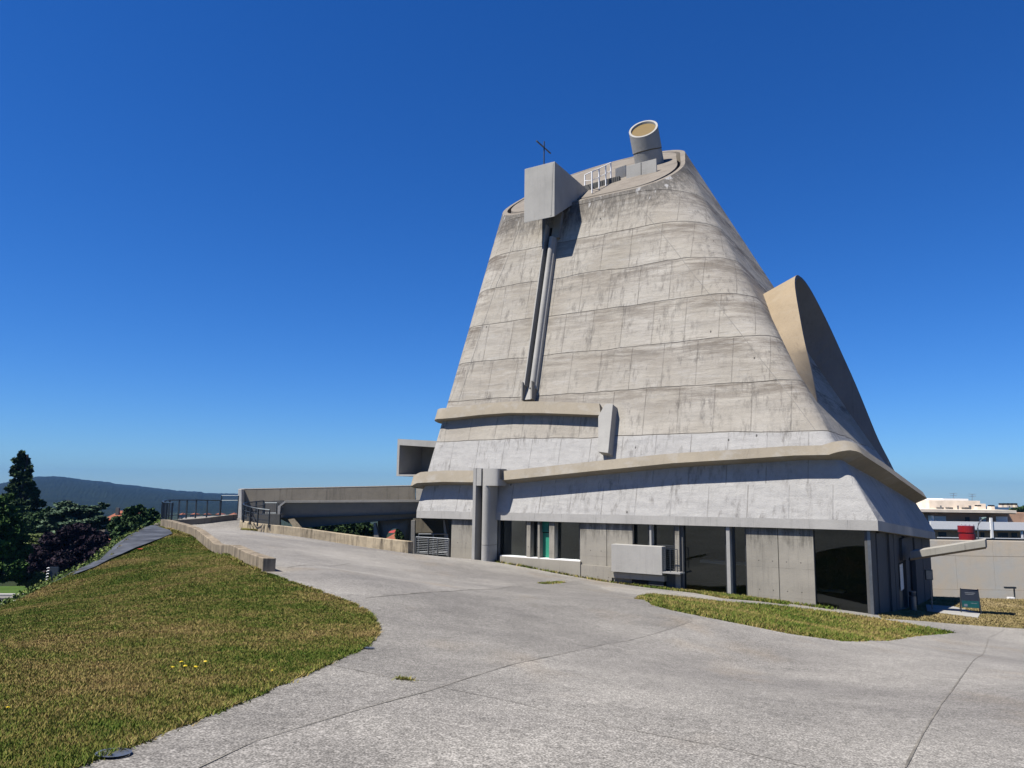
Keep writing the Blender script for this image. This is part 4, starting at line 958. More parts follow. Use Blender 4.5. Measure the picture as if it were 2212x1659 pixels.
# ------------------------------------------------------------------ vegetation
def blades(name,poly,count,hmin,hmax,mat,label,near=None,wfac=1.,keep=None):
    P=np.array([p[:2] for p in poly]); lo=P.min(0);hi=P.max(0); out=[]
    lo=np.maximum(lo,[-40,2.5]); hi=np.minimum(hi,[45,62])
    need=count
    for _ in range(60):
        q=RNG.uniform(lo,hi,(count,2)); r=np.hypot(q[:,0],q[:,1]); q=q[(RNG.uniform(size=len(q))<(6./np.maximum(r,6))**.9)]
        px=CX+F*q[:,0]/np.maximum(q[:,1],.1); q=q[(px>-60)&(px<2280)]; q=q[inside(q,P)]; out.append(q)
        if sum(len(o) for o in out)>count: break
    q=np.concatenate(out)[:count]; N=len(q); r=np.hypot(q[:,0],q[:,1]); z=H(q)
    cl=.7+.6*RNG.random(N)
    h=RNG.uniform(hmin,hmax,N)*(1+np.minimum(r,40)*.012); w=(.0013+.0008*r)*cl*wfac; a=RNG.uniform(0,2*np.pi,N); ln=RNG.normal(size=(N,2))*h[:,None]*.65
    b0=np.c_[q[:,0]-np.cos(a)*w,q[:,1]-np.sin(a)*w,z-.01];b1=np.c_[q[:,0]+np.cos(a)*w,q[:,1]+np.sin(a)*w,z-.01];t_=np.c_[q+ln,z+h]
    V_=np.stack([b0,b1,t_],1).reshape(-1,3)
    me=bpy.data.meshes.new(name); me.vertices.add(3*N); me.loops.add(3*N); me.polygons.add(N)
    me.vertices.foreach_set('co',V_.ravel()); me.loops.foreach_set('vertex_index',np.arange(3*N)); me.polygons.foreach_set('loop_start',np.arange(0,3*N,3)); me.update(calc_edges=True)
    me.materials.append(mat); o=bpy.data.objects.new(name,me); COL.objects.link(o); tag(o,label,'grass',kind='stuff'); return o
blades('lawn_grass',lawn,560000,.006,.024,M['blade'],'short mown green and straw grass covering the left bank')
blades('island_grass',isl,60000,.02,.09,M['blade'],'rough green and dry grass on the almond shaped island in the paving')
blades('verge_grass',strip,9000,.02,.09,M['blade'],'thin grass strip at the foot of the facade')
blades('dry_grass',polys['gravel'],50000,.01,.05,M['dryblade'],'parched straw coloured grass before the retaining wall')
def edge_spill(name,L,n_,mat,label,sp=.05,h=(.015,.05)):
    P=np.array(rsp([(*q[:2],0) for q in L],400)); k=RNG.integers(0,400,n_); q=P[k]+RNG.normal(size=(n_,2))*sp*(.4+1.2*RNG.random((n_,1)))
    m_=np.sin(k*.13)+np.sin(k*.41+1)+RNG.normal(size=n_)*.7>-.6; q=q[m_]; N=len(q); r=np.hypot(q[:,0],q[:,1]); z=H(q)
    hh=RNG.uniform(h[0],h[1],N); w=.0022+.0009*r; a=RNG.uniform(0,6.28,N); ln=RNG.normal(size=(N,2))*hh[:,None]*.8
    b0=np.c_[q[:,0]-np.cos(a)*w,q[:,1]-np.sin(a)*w,z-.005];b1=np.c_[q[:,0]+np.cos(a)*w,q[:,1]+np.sin(a)*w,z-.005];t_=np.c_[q+ln,z+hh]
    b=MB(); b.v=[tuple(p) for p in np.stack([b0,b1,t_],1).reshape(-1,3)]; b.f=[(3*i,3*i+1,3*i+2) for i in range(N)]; b.uv=[]
    tag(b.build(name,mat,fix=False),label,'grass',kind='stuff')
edge_spill('edge_grass',lawn_edge,12000,M['blade'],'ragged grass creeping over the paving along the lawn edge',.018)
edge_spill('edge_grass',isl+isl[:1],9000,M['blade'],'ragged grass fringe around the grass island',.03)
edge_spill('edge_grass',kerbline,6000,M['blade'],'grass growing against the foot of the left kerb wall',.06,(.03,.1))
edge_spill('joint_weeds',GL([(862,1466),(885,1470)]),260,M['blade'],'small weed tuft in the paving joint, lower centre',.03,(.01,.04))
edge_spill('joint_weeds',GL([(1170,1261),(1215,1258)]),700,M['blade'],'weeds in the paving joint before the facade',.08,(.03,.09))
edge_spill('facade_weeds',[fbase(a)+np.array([-.2,-.3,0]) for a in (2,5,8,11,14,17,20)],5000,M['blade'],'weeds along the foot of the church facade',.12,(.03,.16))
def leafcloud(P,N,size,mat,name,parent=None,flat=0.,asp=1.):
    """P: (k,3) centres"""
    k=len(P); n_=RNG.normal(size=(k,3)); n_[:,2]+=flat*2; n_/=np.linalg.norm(n_,axis=1)[:,None]
    t=np.cross(n_,RNG.normal(size=(k,3))); t/=np.linalg.norm(t,axis=1)[:,None]; bb=np.cross(n_,t); s=size*RNG.uniform(.5,1.3,k)[:,None]
    V_=np.stack([P-t*s*asp,P-bb*s*.6,P+t*s*asp,P+bb*s*.6],1).reshape(-1,3)
    me=bpy.data.meshes.new(name); me.vertices.add(4*k); me.loops.add(4*k); me.polygons.add(k)
    me.vertices.foreach_set('co',V_.astype(float).ravel()); me.loops.foreach_set('vertex_index',np.arange(4*k)); me.polygons.foreach_set('loop_start',np.arange(0,4*k,4)); me.update(calc_edges=True)
    me.materials.append(mat); o=bpy.data.objects.new(name,me); COL.objects.link(o)
    if parent is not None: o.parent=parent
    return o
def clumps(blobs,n,shell=.35,sub=7,subr=.28):
    """foliage positions: each blob is covered by smaller clumps"""
    out=[]
    vol=np.array([b_[3]*b_[4]*b_[5] for b_ in blobs])**.67; vol/=vol.sum()
    for b_,f in zip(blobs,vol):
        k=max(30,int(n*f)); ns=max(5,int(sub*(1+f*10)))
        d=RNG.normal(size=(ns,3)); d/=np.linalg.norm(d,axis=1)[:,None]; cs=d*RNG.uniform(.5,.95,(ns,1))
        i=RNG.integers(0,ns,k); e=RNG.normal(size=(k,3)); e/=np.linalg.norm(e,axis=1)[:,None]; e*=RNG.uniform(.35,1,(k,1))**.5*subr
        p=cs[i]+e; out.append(p*np.array(b_[3:6])+np.array(b_[:3]))
    return np.concatenate(out)
def tree(x,ytop,ybase_w,Y,label,blobs,n,size,mat,trunk_h,group=None,name='broadleaf_tree',flat=0,tr=.3,sub=9,subr=.3,asp=1.):
    """blobs in pixels around x : (px,py,rx_px,rz_px)"""
    base=at(x,1100,Y); zb_=gz(base[0],base[1]); base[2]=zb_; s=Y/F
    e_=empty(name,base,label,'tree' if 'bush' not in name else 'bush',group)
    Bl=[]
    for (px,py,rx,rz) in blobs:
        p=at(px,py,Y+random.uniform(-1,1)*rx*s*.4)-base; Bl.append((p[0],p[1],p[2],rx*s,rx*s*.85,rz*s))
    leafcloud(clumps(Bl,n,sub=sub,subr=subr),n,size,mat,'crown',e_,flat,asp)
    ztop=at(x,ytop,Y)[2]-zb_
    mb=MB().tube([(0,0,-.3),(0,0,ztop*.35),(.1,0,ztop*.65),(0,0,ztop*trunk_h)],tr,8,r2=tr*.25)
    for b_ in Bl[:14]:
        z0=max(.15*ztop,min(b_[2]*.75,ztop*trunk_h*.9)); mb.tube([(0,0,z0),(b_[0]*.5,b_[1]*.5,(z0+b_[2])/2),(b_[0],b_[1],b_[2])],tr*.35,5,r2=tr*.1)
    t_=mb.build('trunk',M['bark'],None); t_.parent=e_; return e_
LF={'seq':leaf('sequoia_foliage',(.012,.03,.012),(.03,.055,.014),(.045,.075,.03)),
 'cedar':leaf('cedar_foliage',(.025,.05,.03),(.06,.10,.055),(.10,.14,.08)),
 'beech':leaf('copper_beech_foliage',(.008,.006,.010),(.016,.009,.016),(.035,.02,.03)),
 'green':leaf('broadleaf_foliage',(.014,.035,.012),(.03,.062,.02),(.065,.11,.035)),
 'lime':leaf('bright_foliage',(.015,.04,.01),(.04,.085,.016),(.08,.14,.025)),
 'oli':leaf('olive_foliage',(.05,.07,.02),(.10,.13,.04),(.15,.18,.06)),
 'weed':leaf('weed_foliage',(.04,.07,.015),(.09,.13,.03),(.2,.22,.06))}
seq=[(48,983,9,9),(38,997,9,7),(58,997,9,7),(46,1006,14,8),(33,1015,10,7),(28,1019,8,5),(62,1013,9,7),(47,1024,17,8),(60,1028,12,7),(35,1040,14,7),(55,1044,18,9),(30,1054,18,10),(62,1060,18,9),(75,1066,11,8),(44,1068,26,10),(25,1078,26,12),(66,1084,24,10),(80,1090,16,9),(40,1096,38,13),(20,1104,28,13),(72,1106,28,12),(46,1122,48,16),(46,1145,50,18),(30,1175,48,24),(50,1205,50,26)]
tree(48,976,0,108,'tall dark conifer with ragged tiered top rising above the hills, far left',seq,26000,.36,LF['seq'],.98,name='sequoia_tree',tr=.5,sub=8,subr=.34)
tree(100,1105,0,100,'dark rounded tree right of the tall conifer, under its skirt',[(90,1122,28,18),(70,1140,34,22),(103,1118,14,12),(95,1150,26,20),(104,1107,12,8)],7000,.34,LF['green'],.7,group='dark park trees')
ced=[(150,1090,28,7),(170,1098,44,7),(140,1104,38,7),(205,1098,22,6),(222,1090,12,4),(160,1112,60,8),(200,1115,34,8),(130,1122,40,8),(175,1126,52,8),(150,1138,62,10),(200,1140,40,9),(215,1128,26,6),(165,1152,60,12)]
tree(165,1084,0,98,'wide grey green cedar with flat layered boughs before the hills',ced,20000,.3,LF['cedar'],.85,name='cedar_tree',flat=1.2,sub=10,subr=.3,tr=.45)
ced2=[(75,1160,30,6),(110,1158,30,6),(95,1172,44,8),(65,1185,34,8),(105,1195,44,10),(80,1212,44,12)]
tree(90,1152,0,88,'lighter green low layered cedar between conifer and copper beech',ced2,11000,.26,LF['oli'],.8,name='cedar_tree',flat=1.2,tr=.35)
be=[(165,1148,34,18),(125,1165,36,22),(200,1165,34,20),(160,1180,52,28),(110,1200,44,28),(195,1200,44,28),(150,1220,60,30),(215,1190,26,22),(90,1228,36,20),(170,1240,56,22)]
tree(160,1132,0,80,'dark purple copper beech with dense round crown on the left',be,26000,.22,LF['beech'],.7,name='copper_beech',tr=.4,sub=14,subr=.24)
gt=[(300,1112,30,18),(275,1122,28,18),(325,1118,24,18),(262,1142,26,20),(295,1140,40,24),(330,1140,26,22),(285,1160,44,18),(320,1160,30,16),(258,1160,18,12)]
tree(295,1094,0,72,'round mid green tree just left of the railing bend',gt,17000,.2,LF['green'],.7,tr=.3,sub=14,subr=.24)
lt=[(8,1090,26,22),(25,1112,20,18),(0,1125,34,26),(28,1145,22,20),(5,1165,36,26),(38,1165,24,14),(10,1200,46,30),(45,1190,20,18),(5,1235,46,28),(30,1225,30,22),(-40,1150,50,60)]
tree(0,1070,0,66,'brighter green leafy tree cut by the left photo edge',lt,20000,.2,LF['lime'],.7,tr=.3,sub=14,subr=.25)
tree(78,1238,0,68,'low rounded olive bush on the park lawn below the bank',[(60,1250,20,10),(85,1247,24,11),(105,1254,16,9),(75,1258,30,8)],5000,.12,LF['oli'],.5,name='round_bush',tr=.08)
for x,yt,Y,lab in ((700,1118,75,'leafy tree seen below the bridge, left one'),(765,1128,68,'leafy tree seen below the bridge, beside the pier'),(868,1140,80,'small tree seen through the arch of the pier')):
    r_=38 if x<860 else 11
    tree(x,yt,0,Y,lab,[(x-r_*.4,yt+18,r_*.7,16),(x+r_*.5,yt+20,r_*.7,16),(x,yt+12,r_*.7,14),(x,yt+34,r_*1.1,20)],6000,.24,LF['seq'],.6,group='trees beyond the bridge',tr=.25)
tree(730,1140,0,90,'grey green shrub mass seen below the middle of the bridge',[(700,1150,30,14),(740,1152,34,14),(780,1156,26,14),(735,1165,60,16)],7000,.25,LF['cedar'],.6,tr=.2)
for x,yt,Y,lab in ((2200,1094,150,'dark tree behind the apartment block at the right edge'),(2245,1100,140,'second dark tree beyond the right photo edge')):
    tree(x,yt,0,Y,lab,[(x,yt+10,18,10),(x-12,yt+20,18,12),(x+12,yt+20,20,12),(x,yt+34,34,16)],7000,.4,LF['green'],.6,group='trees behind the apartments',tr=.3)
# weeds along the crest and in front of the facade
def weeds(P,spread,n,size,mat,name,label):
    k=len(P); c=np.array(P)[RNG.integers(0,k,n)]; c=c+np.c_[RNG.normal(size=(n,2))*spread,np.zeros(n)]
    c[:,2]=H(c[:,:2])+RNG.uniform(0,1,n)**1.5*spread*1.6; o=leafcloud(c,n,size,mat,name); return tag(o,label,'weeds',kind='stuff')
cw=[]
for i in range(len(crest)-1):
    for t_ in np.linspace(0,1,24): q=crest[i]+(crest[i+1]-crest[i])*t_; cw.append(q+np.array([-.9,.25,0]))
sel=[p for i,p in enumerate(cw) if (i*7)%5!=0]
weeds(sel,.2,4200,.045,LF['weed'],'crest_weeds','yellow green weeds straggling over the crest of the bank')
weeds([crest[0]+np.array([-.3,.6,0])],.4,900,.06,LF['weed'],'crest_weeds','bright yellow green weed tuft at the kerb corner')
pc=GL([(610,1143)]);weeds([pc[0]+np.array([0,1.4,0]),pc[0]+np.array([.9,1.3,0]),pc[0]+np.array([-.9,1.4,0])],.28,1500,.05,LF['lime'],'planter_weeds','green grass tuft behind the pale kerb beside the footbridge')
# wedge strut behind kerb
q=[at(x,y,47.4) for x,y in ((622,1122),(631,1120.5),(648,1141),(636,1143))]
tag(MB().prism(q,(0,.5,0)).build('concrete_wedge',M['kerb']),'small sloping concrete wedge behind the pale kerb under the bridge end','concrete block')
# geotextile sheet on the crest
gp_=[crest[0]+(crest[1]-crest[0])*t_+np.array([-.5,.15,0]) for t_ in (0.,.25,.5,.75,1.)]+[crest[1]+(crest[2]-crest[1])*t_+np.array([-.35,.1,0]) for t_ in (.3,.6,.9)]+GL([(170,1241),(206,1227),(238,1211),(262,1201),(292,1187),(325,1175),(345,1166),(372,1155),(366,1148)])
b=MB(); b.v=[(p[0],p[1],gz(p[0],p[1])+.05) for p in gp_]; b.uv=[(0,0)]*len(gp_)
pts2=[Vector(p[:2]) for p in b.v]; ex=[(p[0],p[1]) for p in grid(-24,-8,16,48,.6) if inside(np.array([[p[0],p[1]]]),np.array([q_[:2] for q_ in b.v]))[0]]
r=delaunay_2d_cdt(pts2+[Vector(e) for e in ex],[(i,(i+1)%len(pts2)) for i in range(len(pts2))],[],1,1e-4)
b=MB(); zs=H(np.array([tuple(p) for p in r[0]])); b.v=[(p.x,p.y,z+.05+random.uniform(0,.03)) for p,z in zip(r[0],zs)]; b.f=[tuple(f) for f in r[2]]; b.uv=[(0,0)]*len(b.v)
tag(b.build('geotextile_sheet',M['geotex'],fix=False),'blue grey geotextile sheet laid along the crest of the left bank','ground sheet')
# flowers
def flower(p,colr,r,label,group,name):
    e_=empty(name,p,label,'flower',group); N=12; vs=[p+np.array([0,0,.055])]
    for k in range(N):
        for rr2,dh in ((r,.006),): t=2*math.pi*k/N; vs.append(p+np.array([r*math.cos(t)*random.uniform(.8,1),r*math.sin(t)*random.uniform(.8,1),.055+random.uniform(.0,.012)]))
    vs.append(p+np.array([0,0,.07]))
    MB().add(vs,[(0,1+(k+1)%N,1+k) for k in range(N)]+[(N+1,1+k,1+(k+1)%N) for k in range(N)]).build('blossom',colr,e_)
    MB().tube([p-np.array([0,0,.02]),p+np.array([0,0,.055])],.003,5).build('stem',LFM,e_)
LFM=LF['lime']; YEL=plain('dandelion_yellow',(.85,.62,.0),.6,var=.05); POP=plain('poppy_red',(.8,.03,.01),.6,var=.05)
fl=[((371,1454.5),'lowest left of the cluster'),((391,1442.5),'top left of the cluster'),((399,1451.5),'middle of the cluster'),((422,1453.5),'between middle and right of the cluster'),((443.5,1441.5),'right end of the cluster'),((587,1462),'lone small one nearer the paving'),((15,1547),'lone one at the left photo edge')]
for (x,y),d in fl: flower(G(x,y),YEL,.022 if y<1460 else .014,'yellow dandelion in the lawn, '+d,'dandelions in the lawn','dandelion')
flower(G(303,1189),POP,.12,'single red poppy near the crest of the bank',None,'poppy')
# ------------------------------------------------------------------ park below, left edge
def park_pt(x,y): return atz(x,y,-9.7)
q=[atz(x,y,-9.55) for x,y in ((-80,1266),(86,1266),(80,1276),(70,1283),(-80,1283))]
tag(MB().add(q,[(0,1,2,3,4)]).build('park_lawn',ground_grass('park_grass',[(.35,(.07,.15,.02)),(.6,(.12,.22,.04))])),kind='structure')
q=[atz(x,y,-9.5) for x,y in ((-80,1282),(70,1282),(55,1292),(-80,1289))]
tag(MB().add(q,[(0,1,2,3)]).build('park_path',plain('pale_gravel',(.42,.38,.33),.9)),kind='structure')
c_=atz(10,1297,-9.2); bl=empty('bleachers',c_,'dark and pale stepped benches at the far left below the bank','bleachers')
for i in range(4):
    y=1291+i*7; p0_=atz(-60,y,-9.3-i*.05);p1_=atz(62-i*13,y,-9.3-i*.05)
    MB().hexa([p0_,p1_,p1_+np.array([0,.9,0]),p0_+np.array([0,.9,0])]+[k_+np.array([0,0,.3]) for k_ in (p0_,p1_,p1_+np.array([0,.9,0]),p0_+np.array([0,.9,0]))]).build('step',M['conc'] if i%2 else M['white_conc'],bl)
pl_=atz(114,1263,-7.2); pn_=at(114,1240,60); s_=60/F
lb=empty('louvred_panel',(pn_[0],60,gz(pn_[0],60)),'grey floodlight panel with curved white lamps standing beyond the bank','floodlight')
MB().box(pn_[0]-.28,pn_[0]+.38,60,60.15,at(114,1256,60)[2],at(114,1225,60)[2]).build('panel',M['steel'],lb)
MB().tube([(pn_[0]+.05,60.2,gz(pn_[0],60)-.5),(pn_[0]+.05,60.2,at(114,1226,60)[2])],.05,6).build('pole',M['galv'],lb)
for i in range(5):
    z=at(107,1227+i*6.2,60)[2]; MB().tube([(pn_[0]-.42,59.9,z-.04),(pn_[0]-.34,59.9,z+.03),(pn_[0]-.24,59.9,z+.02)],.035,6).build('lamp',M['white'],lb)
# ------------------------------------------------------------------ houses
M['tile']=plain('orange_tile',(.42,.13,.06),.85,var=.2,scale=1.5); M['stucco']=plain('tan_stucco',(.40,.33,.25),.9,scale=.6)
M['pale']=plain('pale_stucco',(.62,.58,.5),.9,scale=.6)
def house(x0,x1,ye,yr,Y,label,dpt=9,wallm='stucco',chim=((.25),(.7)),group='houses with orange roofs',yb=None):
    p0=at(x0,ye,Y);p1=at(x1,ye,Y);zr=at((x0+x1)/2,yr,Y+dpt/2)[2]; X0,X1=p0[0],p1[0];ze=p0[2];zb=min(gz(X0,Y)-1,ze-5)
    e_=empty('house',((X0+X1)/2,Y,zb),label,'house',group)
    MB().box(X0+.3,X1-.3,Y+.4,Y+dpt-.4,zb,ze).build('wall',M[wallm],e_)
    r_=MB().add([(X0,Y,ze-.1),(X1,Y,ze-.1),(X1,Y+dpt,ze-.1),(X0,Y+dpt,ze-.1),(X0+1.5,Y+dpt/2,zr),(X1-1.5,Y+dpt/2,zr)],[(0,1,5,4),(1,2,5),(2,3,4,5),(3,0,4),(0,3,2,1)]).build('roof',M['tile'],e_)
    for c in chim:
        xc=X0+(X1-X0)*c; MB().box(xc-.35,xc+.35,Y+dpt*.3,Y+dpt*.3+.6,ze,zr+.7).build('chimney',M['darkc'],r_)
    k=max(2,int((X1-X0)/3))
    for i in range(k):
        xc=X0+(X1-X0)*(i+.5)/k; MB().box(xc-.45,xc+.45,Y+.33,Y+.38,ze-2.3,ze-1.0).build('window',M['frame'],e_)
house(212,288,1126,1103,165,'orange roofed house with two chimneys between cedar and round tree',chim=(.27,.72),dpt=12)
house(106,150,1112,1088,150,'orange gabled house glimpsed right of the tall conifer',wallm='pale',chim=(.5,),dpt=8)
house(222,262,1164,1152,120,'low orange roof in the gap left of the round tree',chim=(),dpt=6)
house(826,905,1166,1150,120,'house with red roof seen through the bridge arch',chim=(.4,),dpt=9)
house(785,815,1150,1142,150,'small house glimpsed under the bridge left of the pier',chim=(),wallm='pale',dpt=8)
for x,w_,lab in ((384,9,'leftmost'),(408,12,'second from left'),(436,9,'third from left'),(462,14,'fourth from left'),(494,12,'rightmost, by the portal')):
    house(x,x+w_,1111.5,1107.5,420+x%7*10,'tiny far house just above the far kerb, '+lab,chim=(),wallm='pale',group='tiny far houses behind the railing',dpt=9)
pu=at(857,1150,112); e_=empty('parasol',(pu[0],112,pu[2]-2.2),'small red parasol seen through the bridge arch','parasol')
MB().tube([(pu[0],112,pu[2]-3.5),(pu[0],112,pu[2])],.04,6).build('pole',M['galv'],e_)
k=10;MB().add([(pu[0],112,pu[2]+.45)]+[(pu[0]+1.5*math.cos(6.283*i/k),112+1.5*math.sin(6.283*i/k),pu[2]) for i in range(k)],[(0,1+i,1+(i+1)%k) for i in range(k)]+[tuple(range(k,0,-1))]).build('canopy',plain('parasol_red',(.5,.05,.04),.8),e_)
# ------------------------------------------------------------------ apartment block
YA=125.; 
apt=empty('apartment_block',at(2100,1150,YA+6)*[1,1,0]+[0,0,-12],'beige stepped apartment block with white balcony band on the right','apartment building')
def ab_(x0,x1,y0,y1,name,mat,dy=0.,dep=8.,par=apt,**k):
    Y=YA+dy; a=at(x0,y1,Y);b_=at(x1,y0,Y); zt=at((x0+x1)/2,y0,Y)[2]; zb=at((x0+x1)/2,y1,Y)[2]
    return MB().box(a[0],at(x1,y1,Y)[0],Y,Y+dep,zb,zt).build(name,mat,par,**k)
CRM=plain('cream_render',(.78,.68,.55),.9,scale=.8,alb=.8); BRN=plain('brown_render',(.45,.28,.18),.9,scale=.8,alb=.8)
ab_(2013,2260,1107,1300,'lower_storeys',BRN,2.2,14)
ab_(1992,2016,1107,1300,'wing_wall',CRM,3.0,10)
ab_(1990,2196,1101,1107.3,'roof_eave',CRM,-.3,16); ab_(1990,2194,1107.4,1109,'roof_eave',M['black'],.2,16)
ab_(2008,2118,1081,1101,'upper_storey',CRM,5,8); ab_(2038,2092,1077,1081,'upper_storey',M['white'],6,6); ab_(2105,2130,1088,1101,'upper_storey',CRM,7,8)
ab_(2011,2300,1127.7,1144.6,'balcony',M['white'],-.2,.3); ab_(2011,2300,1144.7,1146.5,'balcony',M['white'],0,2.2)
ab_(2025,2300,1162,1163.6,'balcony_rail',M['white'],-.2,.08)
for x0,x1,y0,y1,mt in ((2019,2044,1115,1127.5,'white'),(2086,2095,1117,1127.5,'frame'),(2116,2130,1117,1127.5,'white'),(2152,2177,1116,1127.5,'white'),(2028,2045,1149.5,1161.5,'frame'),(2119,2127,1150,1162,'frame'),(2156,2178,1151,1162,'frame'),(2186,2198,1151,1162,'frame')):
    ab_(x0,x1,y0,y1,'window',M[mt],2.1,.08)
for x in (2142,2148): pass
ab_(2142.4,2146.8,1118.5,1162,'column',M['white'],-.35,.35); ab_(2207,2211,1146,1162,'column',M['white'],0,.3)
ab_(2012,2018,1114,1128,'column',M['white'],1,1)
for x in (2112,2141): ab_(x,x+8,1094,1101,'chimney',CRM,3,1); ab_(x+.5,x+7.5,1091,1094,'chimney',M['black'],3,.9)
for x in (2050,2085,2030): ab_(x,x+9,1096,1101,'roof_vent',M['darkc'],3.5,1)
for x in (2097,2095,2033,2070): ab_(x,x+1.6,1092,1101,'roof_vent',M['galv'],3.2,.3)
for x in (2164,2175,2183,2193):
    ab_(x,x+5,1091,1096,'chimney',CRM,14,1); ab_(x,x+5,1087,1091,'chimney',M['black'],14,.9)
def antenna(x,y0,y1,dy):
    Y=YA+dy;a=at(x,y1,Y);b_=at(x,y0,Y); o=MB().tube([a,b_],.04,4); 
    for dzz in (0,-.35): o.tube([b_+np.array([-.6,0,dzz]),b_+np.array([.6,0,dzz])],.03,4)
    o.build('antenna',M['galv'],apt)
antenna(2059.5,1066,1078,7); antenna(2100,1067.5,1090,5.5)
# red flue
pf=at(2097,1164,64.); fl_=empty('red_flue',(pf[0],64.5,-6.5),'red cylindrical double drum flue behind the retaining wall','flue')
r_=16.3*64/F; zz_=lambda y:at(2097,y,64.5)[2]
for y0,y1,dx in ((1136,1150,-.03),(1152.5,1175,.03)): MB().tube([(pf[0]+dx,64.5,zz_(y1)),(pf[0]+dx,64.5,zz_(y0))],r_,28).build('drum',M['red'],fl_)
MB().tube([(pf[0],64.5,-6.5),(pf[0],64.5,zz_(1136.5))],r_*.85,20).build('core',M['darkc'],fl_)
for dx in (-.5,-.2,.15,.5): MB().tube([(pf[0]+dx,64.3,zz_(1136)),(pf[0]+dx,64.3,zz_(1132.5))],.025,5).build('bracket',M['white'],fl_)
MB().box(pf[0]-.56,pf[0]+.56,64.2,64.4,zz_(1132.6),zz_(1131.8)).build('top_bar',M['white'],fl_)
# street lamp
pL=at(2112,1140,75.); SL=empty('street_lamp',(pL[0],75,-8),'curved street lamp with pale green head behind the red flue','street lamp')
MB().tube([(pL[0],75,-8),(pL[0],75,pL[2]),at(2114,1131,75),at(2119,1124,75),at(2124,1121,75)],.06,6).build('pole',M['galv'],SL)
h0=at(2121,1122,75);h1=at(2130,1118.6,75); MB().tube([h0,(h0+h1)/2+np.array([0,0,.04]),h1],.16,10,r2=.08).build('lamp_head',plain('lamp_green',(.25,.36,.33),.4),SL)
# ------------------------------------------------------------------ hills
prof=[(-900,1075),(-500,1062),(-200,1052),(0,1046),(30,1039),(80,1031.5),(110,1030.5),(140,1032),(185,1038),(235,1043),(255,1047),(300,1051),(340,1056),(385,1061),(435,1063.5),(440,1066),(515,1068),(650,1073),(900,1080),(1300,1088)]
X_=[];Z_=[]
Yh=3600.
for x,y in prof: p=at(x,y,Yh); X_.append(p[0]);Z_.append(p[2])
b=MB(); nx,ny=420,40; xs_=np.linspace(X_[0],X_[-1],nx); ys_=np.linspace(-1,1,ny)
ph=RNG.uniform(0,6.28,12); 
def hn(x,y): return sum(math.sin(x*.0017*(1.7**k)+ph[k]+y*.002*(1.6**k))*(1/1.6**k) for k in range(6))
for j,yy in enumerate(ys_):
    for i,xx in enumerate(xs_):
        zr=np.interp(xx,X_,Z_); f=math.exp(-(abs(yy)*1.45)**2) if yy<0 else math.exp(-(yy*1.3)**2)
        Yk=Yh+yy*(2500 if yy<0 else 1200)
        z=-52+(zr+52)*f+hn(xx,Yk)*14*abs(yy)*(1 if abs(yy)>.05 else 0)*f+random.uniform(0,4)*f
        b.v.append((xx*Yk/Yh,Yk,z))
b.uv=[(0,0)]*len(b.v)
b.f=[(j*nx+i,j*nx+i+1,(j+1)*nx+i+1,(j+1)*nx+i) for j in range(ny-1) for i in range(nx-1)]
tag(b.build('hills',M['hill'],fix=False),kind='structure')
# ------------------------------------------------------------------ haze
def haze(density,colr):
    m_=bpy.data.materials.new('haze_air'); m_.use_nodes=True; t=m_.node_tree; t.nodes.clear(); o=t.nodes.new('ShaderNodeOutputMaterial'); p=t.nodes.new('ShaderNodeVolumePrincipled')
    p.inputs['Density'].default_value=density; p.inputs['Color'].default_value=(*colr,1); p.inputs['Anisotropy'].default_value=0.
    t.links.new(p.outputs[0],o.inputs['Volume'])
    b=MB().box(-5600,5600,-6600,5600,-54,120); ob_=b.build('haze',m_); tag(ob_,'thin blue summer haze over the valley','haze',kind='stuff')
haze(.00010,(.10,.25,.56))
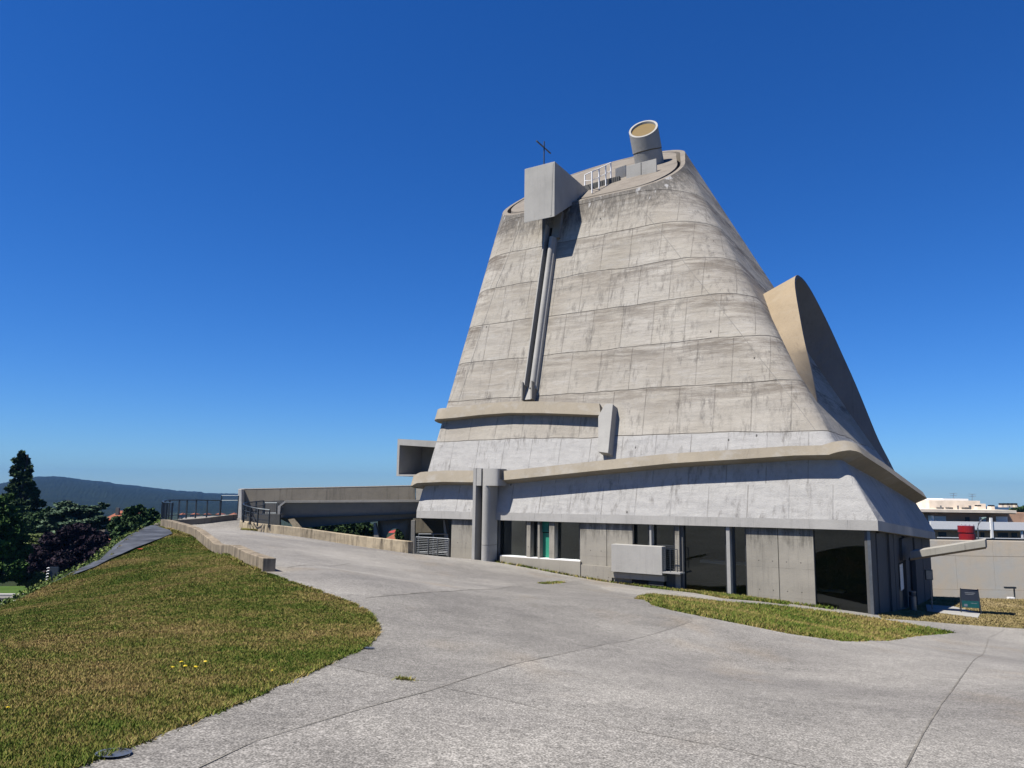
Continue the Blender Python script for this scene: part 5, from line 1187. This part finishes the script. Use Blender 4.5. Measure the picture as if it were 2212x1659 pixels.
# ------------------------------------------------------------------ light and sky
w=bpy.data.worlds.new('World'); sc.world=w; w.use_nodes=True; t=w.node_tree; bg=t.nodes['Background']
sky=t.nodes.new('ShaderNodeTexSky'); sky.sky_type='NISHITA'; sky.sun_disc=False; sky.sun_elevation=SUN_EL; sky.sun_rotation=math.atan2(SUN_H[0],SUN_H[1]); sky.altitude=600; sky.air_density=1.0; sky.dust_density=.0; sky.ozone_density=5.
hs=t.nodes.new('ShaderNodeHueSaturation'); hs.inputs['Saturation'].default_value=1.25; hs.inputs['Value'].default_value=1.
gm=t.nodes.new('ShaderNodeGamma'); gm.inputs[1].default_value=1.0
tn=t.nodes.new('ShaderNodeMix'); tn.data_type='RGBA'; tn.blend_type='MULTIPLY'; tn.inputs[0].default_value=1; tn.inputs[7].default_value=(.54,.84,1.26,1)
t.links.new(sky.outputs[0],hs.inputs['Color']); t.links.new(hs.outputs[0],tn.inputs[6]); t.links.new(tn.outputs[2],gm.inputs[0]); t.links.new(gm.outputs[0],bg.inputs[0]); bg.inputs[1].default_value=.05
L_=bpy.data.lights.new('sun','SUN'); L_.energy=5.0; L_.angle=math.radians(.5); L_.color=(1,.945,.86); so=bpy.data.objects.new('sun',L_); COL.objects.link(so)
sv=Vector((SUN_H[0]*math.cos(SUN_EL),SUN_H[1]*math.cos(SUN_EL),math.sin(SUN_EL))); so.rotation_euler=sv.to_track_quat('Z','Y').to_euler()
sc.view_settings.view_transform='Standard'; sc.view_settings.look='None'; sc.view_settings.exposure=1.0; sc.view_settings.gamma=1
sc.cycles.volume_bounces=0; sc.cycles.max_bounces=8; sc.cycles.transparent_max_bounces=12
# ------------------------------------------------------------------ camera
cam=bpy.data.cameras.new('camera'); co=bpy.data.objects.new('camera',cam); COL.objects.link(co); co.location=EYE
cam.sensor_fit='HORIZONTAL'; cam.sensor_width=36; cam.lens=36*F/2212; cam.clip_start=.1; cam.clip_end=30000
from mathutils import Matrix
co.rotation_euler=Matrix([[cr[i],cu[i],-fwd[i]] for i in range(3)]).to_euler()
sc.camera=co
